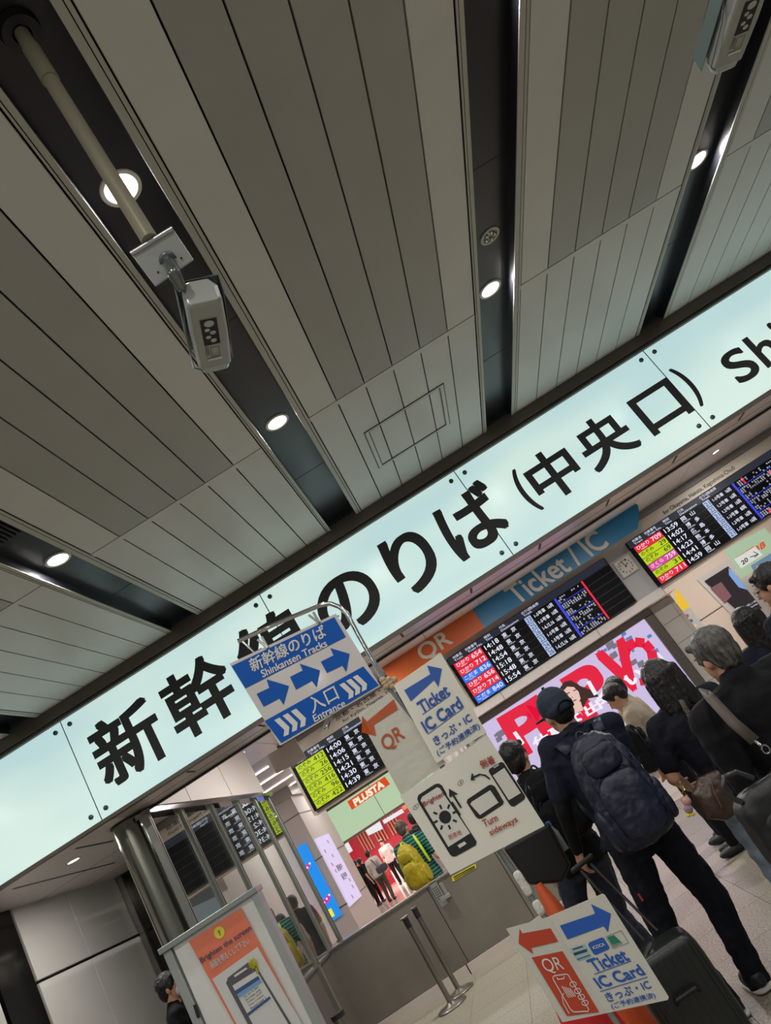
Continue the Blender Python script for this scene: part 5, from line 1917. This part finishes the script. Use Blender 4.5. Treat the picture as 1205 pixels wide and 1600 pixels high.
# ---- suitcase held by him
scs = empty('suitcase', (0.13, 4.20, 0), 'dark grey hard-shell suitcase with its long handle pulled up, beside the folded placard', 'suitcase')
SH = mat('case_shell', '#1d211f', 0.35, bump=(30, 0.05))
cb_ = Vector((0.13, 4.22, 0.05))
q = MB()
q.sbox(cb_ + V(0, 0, 0.255), (0.18, 0.12, 0.255), 0.28, n=28, m=14)
blob(q, 'shell', SH, scs, vox=0.008, sm=2)
for i in range(9):
    q = MB()
    q.box(cb_ + V(-0.15 + 0.036 * i, -0.124, 0.06), cb_ + V(-0.138 + 0.036 * i, -0.117, 0.47))
    q.build('rib', mat('case_rib', '#1b1f1e', 0.35), scs)
for sx in (-1, 1):
    q = MB()
    q.loft([q.ring(cb_ + V(sx * 0.14, -0.07 + 0, -0.02) + V(dx, 0, 0), (1, 0, 0), 0.028, n=16) for dx in (-0.012, 0.012)])
    q.build('wheel', BLACK, scs, smooth=True)
    q = MB()
    q.loft([q.ring(cb_ + V(sx * 0.14, 0.07, -0.02) + V(dx, 0, 0), (1, 0, 0), 0.028, n=16) for dx in (-0.012, 0.012)])
    q.build('wheel', BLACK, scs, smooth=True)
hg = W(908, 1352, 4.55)
for dx in (-0.02, 0.06):
    q = MB()
    q.tube([cb_ + V(dx, 0.10, 0.52), hg + V(dx * 0.8, 0, -0.02)], 0.008, n=8)
    q.build('handle_tube', BLACK, scs, smooth=True)
q = MB()
q.cap(hg + V(-0.05, 0, 0), 0.014, hg + V(0.07, 0, 0.01), 0.014)
q.build('grip', BLACK, scs, smooth='all')
q = MB()
q.tube([cb_ + V(-0.06, -0.13, 0.30), cb_ + V(-0.05, -0.16, 0.32), cb_ + V(0.05, -0.16, 0.32), cb_ + V(0.06, -0.13, 0.30)], 0.010, n=8)
q.build('side_handle', BLACK, scs, smooth=True)

# ---- man behind the notices
m2, J2, hp2, he2 = person('person with short black hair and black shirt standing behind the white notices', 0.02 + 0.011 * 5.4, 5.45, 1.70, R(-10), BLKC, DENIM, 'short', head_yaw=-15, hem=0.48,
                          ov=dict(knl=W(905, 1440, 5.45), knr=W(965, 1430, 5.5)))
bk2, _m = backpack('black backpack worn by the person behind the white notices', Vector((0.13, 5.22, 1.0)), (0, 0, R(-10)), 0.30, 0.18, 0.46, BLKC, PACKT)
b2 = empty('blue_capped_bottle', W(858, 1297, 5.05), 'small clear bottle with a bright blue cap by the black backpack', 'bottle')
p_ = W(858, 1290, 5.05)
q = MB()
q.loft([q.ring(p_ + V(0, 0, z), (0, 0, 1), r_, n=16) for z, r_ in ((-0.16, 0.03), (-0.05, 0.03), (-0.02, 0.018), (0, 0.014))])
q.build('body', mat('bottle_clear'), b2, smooth='all')
q = MB()
q.loft([q.ring(p_ + V(0, 0, z), (0, 0, 1), 0.018, n=16) for z in (-0.005, 0.022)])
q.build('cap', mat('cap_blue', '#2a7cc8', 0.4), b2, smooth=True)
# black case he carries at his left
c5b = W(855, 1352, 5.0)
ca = empty('black_case', (c5b.x, 5.0, 0), 'large flat black case held low behind the big phone notice', 'case')
q = MB()
q.slab([W(px, py, 4.98) for px, py in ((786, 1325), (858, 1285), (893, 1352), (880, 1380), (828, 1384))], (0, 0.10, 0))
o = fix(q.build('body', mat('case_black', '#07070a', 0.5), ca))
bevel(o, 0.02, 3)
q = MB()
a_, b_ = W(835, 1296, 4.98), W(852, 1288, 4.98)
q.tube([a_, a_ + V(0.01, 0, 0.04), b_ + V(-0.01, 0, 0.04), b_], 0.006, n=8)
q.build('handle', BLACK, ca, smooth=True)

# ---- woman with the bob
YW = 4.45
wx = 0.2084 * YW + 0.035
wom, J3, hp3, he3 = person('person with a black bob and navy top in light jeans carrying a brown leather bag', wx, YW, 1.625, R(6), NAVY2, DENL, 'bob', HBLK, head_yaw=14, build=0.98, hem=0.56,
                           lov=dict(ell=(-0.155, 0.02, 0.66), wrl=(-0.10, 0.14, 0.60), elr=(0.15, -0.02, 0.64), wrr=(0.14, 0.08, 0.52)))
lb_ = empty('leather_bag', W(1105, 1245, YW - 0.24), 'slouchy brown leather shoulder bag with a plush charm', 'handbag')
LEA = mat('brown_leather', '#3f2e26', 0.35, noise=(5, 0.25), bump=(9, 0.8))
yb2 = YW - 0.24
q = MB()
ring_pts = [((1122, 1200), (1135, 1225)), ((1090, 1215), (1145, 1238)), ((1080, 1240), (1152, 1258)), ((1092, 1262), (1150, 1270)), ((1106, 1279), (1138, 1283))]
rr = []
for (l_, r_), th in zip(ring_pts, (0.02, 0.05, 0.07, 0.07, 0.04)):
    L_, R_ = W(*l_, yb2), W(*r_, yb2)
    c_ = (L_ + R_) / 2
    hw = (R_ - L_).length / 2
    u = (R_ - L_).normalized()
    rr.append([c_ + u * hw * math.cos(a) + V(0, 1, 0) * th * math.sin(a) for a in [2 * math.pi * i / 20 for i in range(20)]])
q.loft(rr)
o = blob(q, 'body', LEA, lb_, vox=0.008, sm=4, disp=(0.05, 0.015))
q = MB()
q.tube([W(1110, 1212, yb2 - 0.07), W(1115, 1235, yb2 - 0.085), W(1128, 1262, yb2 - 0.085)], 0.0025, n=6)
q.build('seam', mat('leather_seam', '#6a5040', 0.4), o, smooth=True)
q = MB()
sp_ = [W(1122, 1200, yb2), W(1095, 1150, YW - 0.18), W(1068, 1100, YW - 0.15), W(1055, 1078, YW - 0.02), W(1045, 1082, YW + 0.08)]
rings = []
for i, p_ in enumerate(sp_):
    a = (sp_[min(i + 1, 4)] - sp_[max(i - 1, 0)]).normalized()
    u = a.cross(V(0, 1, 0)).normalized()
    n_ = a.cross(u)
    rings.append([p_ + u * 0.014 * cx_ + n_ * 0.004 * cy_ for cx_, cy_ in ((-1, -1), (1, -1), (1, 1), (-1, 1))])
q.loft(rings)
fix(q.build('strap', mat('strap_dark', '#1d1a1c', 0.4), lb_, smooth='all'))
q = MB()
kp = W(1073, 1110, YW - 0.20)
q.tube([kp + V(0.013 * math.cos(a), 0, 0.015 * math.sin(a)) for a in [2 * math.pi * i / 12 for i in range(13)]], 0.003, n=6)
q.build('ring', mat('gold', '#c8a860', 0.25, metal=1), lb_, smooth=True)
ch_ = empty('plush_charm', W(1076, 1240, yb2 - 0.06), 'small pink plush charm on a gold chain hanging from the brown bag', 'charm')
q = MB()
cpts = [W(1065, 1224, yb2 - 0.07), W(1067, 1232, yb2 - 0.07), W(1069, 1240, yb2 - 0.07), W(1070, 1248, yb2 - 0.07)]
for i, p_ in enumerate(cpts):
    q.tube([p_ + V(0.007 * math.cos(a), 0.004 * (i % 2) * math.sin(a), 0.010 * math.sin(a)) for a in [2 * math.pi * k_ / 8 for k_ in range(9)]], 0.002, n=5)
q.build('chain', mat('gold'), ch_, smooth=True)
PINK = mat('plush_pink', '#c89a90', 0.9, bump=(120, 0.6))
for nm, px, py, rr_, mm in (('head', 1073, 1252, 0.022, PINK), ('body', 1076, 1264, 0.022, mat('plush_grey', '#a08a90', 0.9, bump=(120, 0.6)))):
    q = MB()
    c_ = W(px, py, yb2 - 0.07)
    q.ell(c_, (rr_, rr_ * 0.9, rr_), n=16, m=12)
    if nm == 'head':
        for s_ in (-1, 1):
            q.ell(c_ + V(s_ * 0.015, 0, 0.017), (0.007, 0.005, 0.008), n=8, m=6)
    q.build(nm, mm, ch_, smooth='all')
for px, py in ((1076, 1274), (1083, 1272)):
    q = MB()
    q.ell(W(px, py, yb2 - 0.075), (0.010, 0.012, 0.009), n=10, m=8)
    q.build('foot', mat('plush_yellow', '#d8c820', 0.8), ch_, smooth='all')

# ---- grey-haired man
YG = 3.45
gx = W(1090, 985, YG).x
gm, J4, hp4, he4 = person('person with short grey hair in a black jacket with a brown shoulder strap', gx, YG, 1.61, R(14), BLKC, BLKC, 'short', HGRY, sleeve='long', head_yaw=12, build=1.2, hem=0.44,
                          collar=mat('collar_grey', '#8a8478', 0.7))
bb = empty('black_bag', W(1185, 1250, YG - 0.32), 'black zipped bag with round handles at the right frame edge', 'bag')
yb3 = YG - 0.36
BAGM = mat('bag_black', '#0b0c10', 0.5, noise=(4, 0.2), bump=(9, 0.4))
q = MB()
cbg = W(1243, 1275, yb3)
q.sbox(cbg, (0.17, 0.08, 0.155), 0.4, Euler((0, 0, R(5))), n=28, m=14)
blob(q, 'body', BAGM, bb, vox=0.008, sm=3, disp=(0.06, 0.010))
q = MB()
q.sbox(cbg + V(-0.01, -0.075, -0.03), (0.12, 0.02, 0.10), 0.4, n=24, m=10)
blob(q, 'front_pocket', BAGM, bb, vox=0.008, sm=2)
for dy in (-0.06, 0.05):
    q = MB()
    hpts = [W(1178, 1216, yb3 + dy), W(1150, 1206, yb3 + dy), W(1132, 1214, yb3 + dy), W(1131, 1230, yb3 + dy), W(1142, 1246, yb3 + dy), W(1160, 1254, yb3 + dy)]
    q.tube(hpts, 0.010, n=8)
    q.build('handle', mat('handle_leather', '#26272b', 0.25), bb, smooth=True)
q = MB()
q.tube([cbg + V(-0.15, -0.02, 0.12), cbg + V(-0.1, -0.02, 0.155), cbg + V(0.1, -0.02, 0.155), cbg + V(0.15, -0.02, 0.12)], 0.004, n=6)
q.build('zip', mat('handle_leather'), bb, smooth=True)
q = MB()
sp_ = [W(1100, 1078, YG - 0.05), W(1112, 1092, YG - 0.20), W(1145, 1128, YG - 0.28), W(1180, 1158, YG - 0.32)]
rings = []
for i, p_ in enumerate(sp_):
    a = (sp_[min(i + 1, 3)] - sp_[max(i - 1, 0)]).normalized()
    u = a.cross(V(0, 1, 0)).normalized()
    n_ = a.cross(u)
    rings.append([p_ + u * 0.021 * cx_ + n_ * 0.004 * cy_ for cx_, cy_ in ((-1, -1), (1, -1), (1, 1), (-1, 1))])
q.loft(rings)
fix(q.build('strap', mat('strap_brown', '#4a403a', 0.6), bb, smooth='all'))
q = MB()
q.tube([W(1180, 1158, YG - 0.33), W(1190, 1165, YG - 0.34)], 0.006, n=8)
cc = W(1197, 1171, YG - 0.34)
q.tube([cc + V(0.013 * math.cos(a), 0, 0.016 * math.sin(a)) for a in [2 * math.pi * i / 12 for i in range(13)]], 0.003, n=6)
q.build('clasp', CHROME, bb, smooth=True)

# ---- others in the queue
person('person with long dark hair in navy, in front of the framed poster', 0.3471 * 5.5, 5.5, 1.60, R(10), NAVY, TROU, 'long', head_yaw=-10, build=0.95)
g2, J5, hp5, he5 = person('person with black hair and glasses seen from the side at the right frame edge', 0.4058 * 4.8 + 0.02, 4.9, 1.735, R(25), NAVY2, TROU, 'short', head_yaw=28, glasses=True)
backpack('black backpack worn by the person with glasses', Vector((0.4058 * 4.8 + 0.09, 4.66, 1.0)), (0, 0, R(25)), 0.28, 0.16, 0.42, BLKC, PACKT)
SAND = fabric('sand_cloth', '#a89a88')
person('person in a sand coloured shirt looking down, nearer of the two by the screen', 0.1657 * 7.4 + 0.05, 7.4, 1.67, R(75), SAND, BLKC, 'short', far=True, lean=8, head_pitch=-18, hem=0.5,
       lov=dict(ell=(-0.13, 0.06, 0.66), wrl=(-0.05, 0.16, 0.60), elr=(0.13, 0.06, 0.66), wrr=(0.05, 0.17, 0.58)))
person('person in a sand coloured shirt mostly hidden behind the other one by the screen', 0.1778 * 8.0 - 0.05, 8.0, 1.72, R(60), SAND, BLKC, 'short', far=True, lean=5)
backpack('black backpack between the two people in sand coloured shirts', Vector((0.165 * 7.2 - 0.12, 7.2, 0.88)), (0, 0, R(70)), 0.30, 0.2, 0.42, BLKC, PACKT, vox=0.012)
# ticket gate cabinet
gt = empty('ticket_gate', (1.75, 8.6, 0), 'low steel ticket machine with a blue lit rim beyond the queue', 'gate')
bevel(MB().box((1.62, 8.4, 0), (1.92, 9.6, 0.90)).build('body', mat('gate_grey', '#59606a', 0.35, metal=0.3), gt), 0.03, 3)
bevel(MB().box((1.61, 8.39, 0.90), (1.93, 9.61, 0.925)).build('top', mat('gate_top', '#a9b4c4', 0.2), gt), 0.01)

person('person in a black shirt and white face mask beside the cabinet, lower left', -0.4818 * 6.9, 6.9, 1.69, R(-75), BLKC, BLKC, 'short', mask=True, head_yaw=-10)

# ---- far hall
GS = striped('green_stripes', '#12202c', '#1f7a68', 46)
ps_, *_ = person('person with cropped grey hair in a green striped shirt beyond the counter', -0.1482 * 11.3, 11.3, 1.73, R(-20), GS, BLKC, 'crop', hair_m('hair_pepper', '#6b5c50', '#3c302a'), far=True, build=1.1,
                lov=dict(elr=(0.17, -0.03, 0.63), wrr=(0.12, 0.10, 0.60)))
YEL = mat('pack_yellow', '#a89412', 0.5, noise=(3, 0.15), bump=(8, 0.4))
backpack('mustard yellow hiking backpack worn over the green striped shirt', Vector((-0.1482 * 11.3 - 0.08, 11.03, 0.86)), (0, 0, R(-20)), 0.32, 0.24, 0.58, YEL, mat('pack_lime', '#b4d028', 0.5), vox=0.012)
q = MB()
for s_ in (-1, 1):
    q.tube([V(-1.675 + s_ * 0.13, 11.16, 1.08), V(-1.675 + s_ * 0.12, 11.12, 1.36), V(-1.675 + s_ * 0.10, 11.22, 1.46)], 0.02, n=8)
o = bpy.data.objects['backpack.005'] if 'backpack.005' in bpy.data.objects else None
pk = [o_ for o_ in bpy.data.objects if o_.name.startswith('backpack') and o_.get('label', '').startswith('mustard')][0]
q.build('shoulder_strap', mat('pack_lime'), pk, smooth=True)
MAG = mat('magenta_pattern', '#8a1838', 0.8, noise=(45, 0.5), col2='#20101c')
person('person in a pale pink top with a patterned magenta skirt beside the yellow backpack', -0.134 * 11.9, 11.9, 1.56, R(-25), fabric('pale_pink', '#c0a8a8'), MAG, 'short', far=True, hem=0.66)
person('person in black partly hidden behind the pale pink top', -0.117 * 13, 13.0, 1.70, R(-20), BLKC, BLKC, 'short', far=True)
person('person in a dark jacket standing between the striped shirt and the shop', -0.131 * 16, 16.0, 1.78, R(-15), BLKC, BLKC, 'short', far=True)
fm, *_ = person('person in a white shirt and grey trousers walking to the shop with a bag', -0.1995 * 26.5, 26.5, 1.66, R(-12), fabric('white_shirt', '#b8b0a8'), fabric('grey_trousers', '#4a443c'), 'short', far=True,
                sleeve='long', lov=dict(knl=(-0.06, 0.05, 0.29), anl=(-0.06, 0.0, 0.05), knr=(0.06, 0.02, 0.29), anr=(0.07, -0.06, 0.06)))
q = MB()
q.sbox((-0.1995 * 26.5 + 0.24, 26.2, 0.98), (0.20, 0.07, 0.12), 0.5)
sb = q.build('shoulder_bag', mat('bag_slate', '#343a40', 0.5), smooth='all')
tag(sb, 'dark slate shoulder bag carried by the person in the white shirt', 'bag')
q = MB()
q.tube([V(-5.15, 26.2, 1.08), V(-5.25, 26.3, 1.36), V(-5.30, 26.45, 1.37)], 0.015, n=6)
q.build('strap', BLACK, sb, smooth=True)
person('person in black with a dark rucksack at the left of the shop entrance', -0.2182 * 28, 28.0, 1.62, R(-35), BLKC, BLKC, 'short', far=True)
person('person in black standing just right of the one with the rucksack', -0.212 * 28.4, 28.4, 1.60, R(-30), BLKC, BLKC, 'short', far=True)
backpack('dark rucksack worn at the shop entrance', Vector((-0.2182 * 28 - 0.03, 27.72, 0.98)), (0, 0, R(-35)), 0.34, 0.2, 0.42, BLKC, PACKT, vox=0.014, far=True)
person('person in beige clothes leaning forward at the shop entrance', -0.2293 * 25.5, 25.5, 1.72, R(-60), fabric('beige_cloth', '#a88a78'), fabric('beige_cloth'), 'short', far=True, lean=12)
person('shop clerk in a patterned uniform behind the red counter', -0.1796 * 31.3, 31.5, 1.74, R(170), mat('uniform_check', '#8a6a66', 0.8, noise=(60, 0.5), col2='#d8ccc8'), BLKC, 'short', far=True)
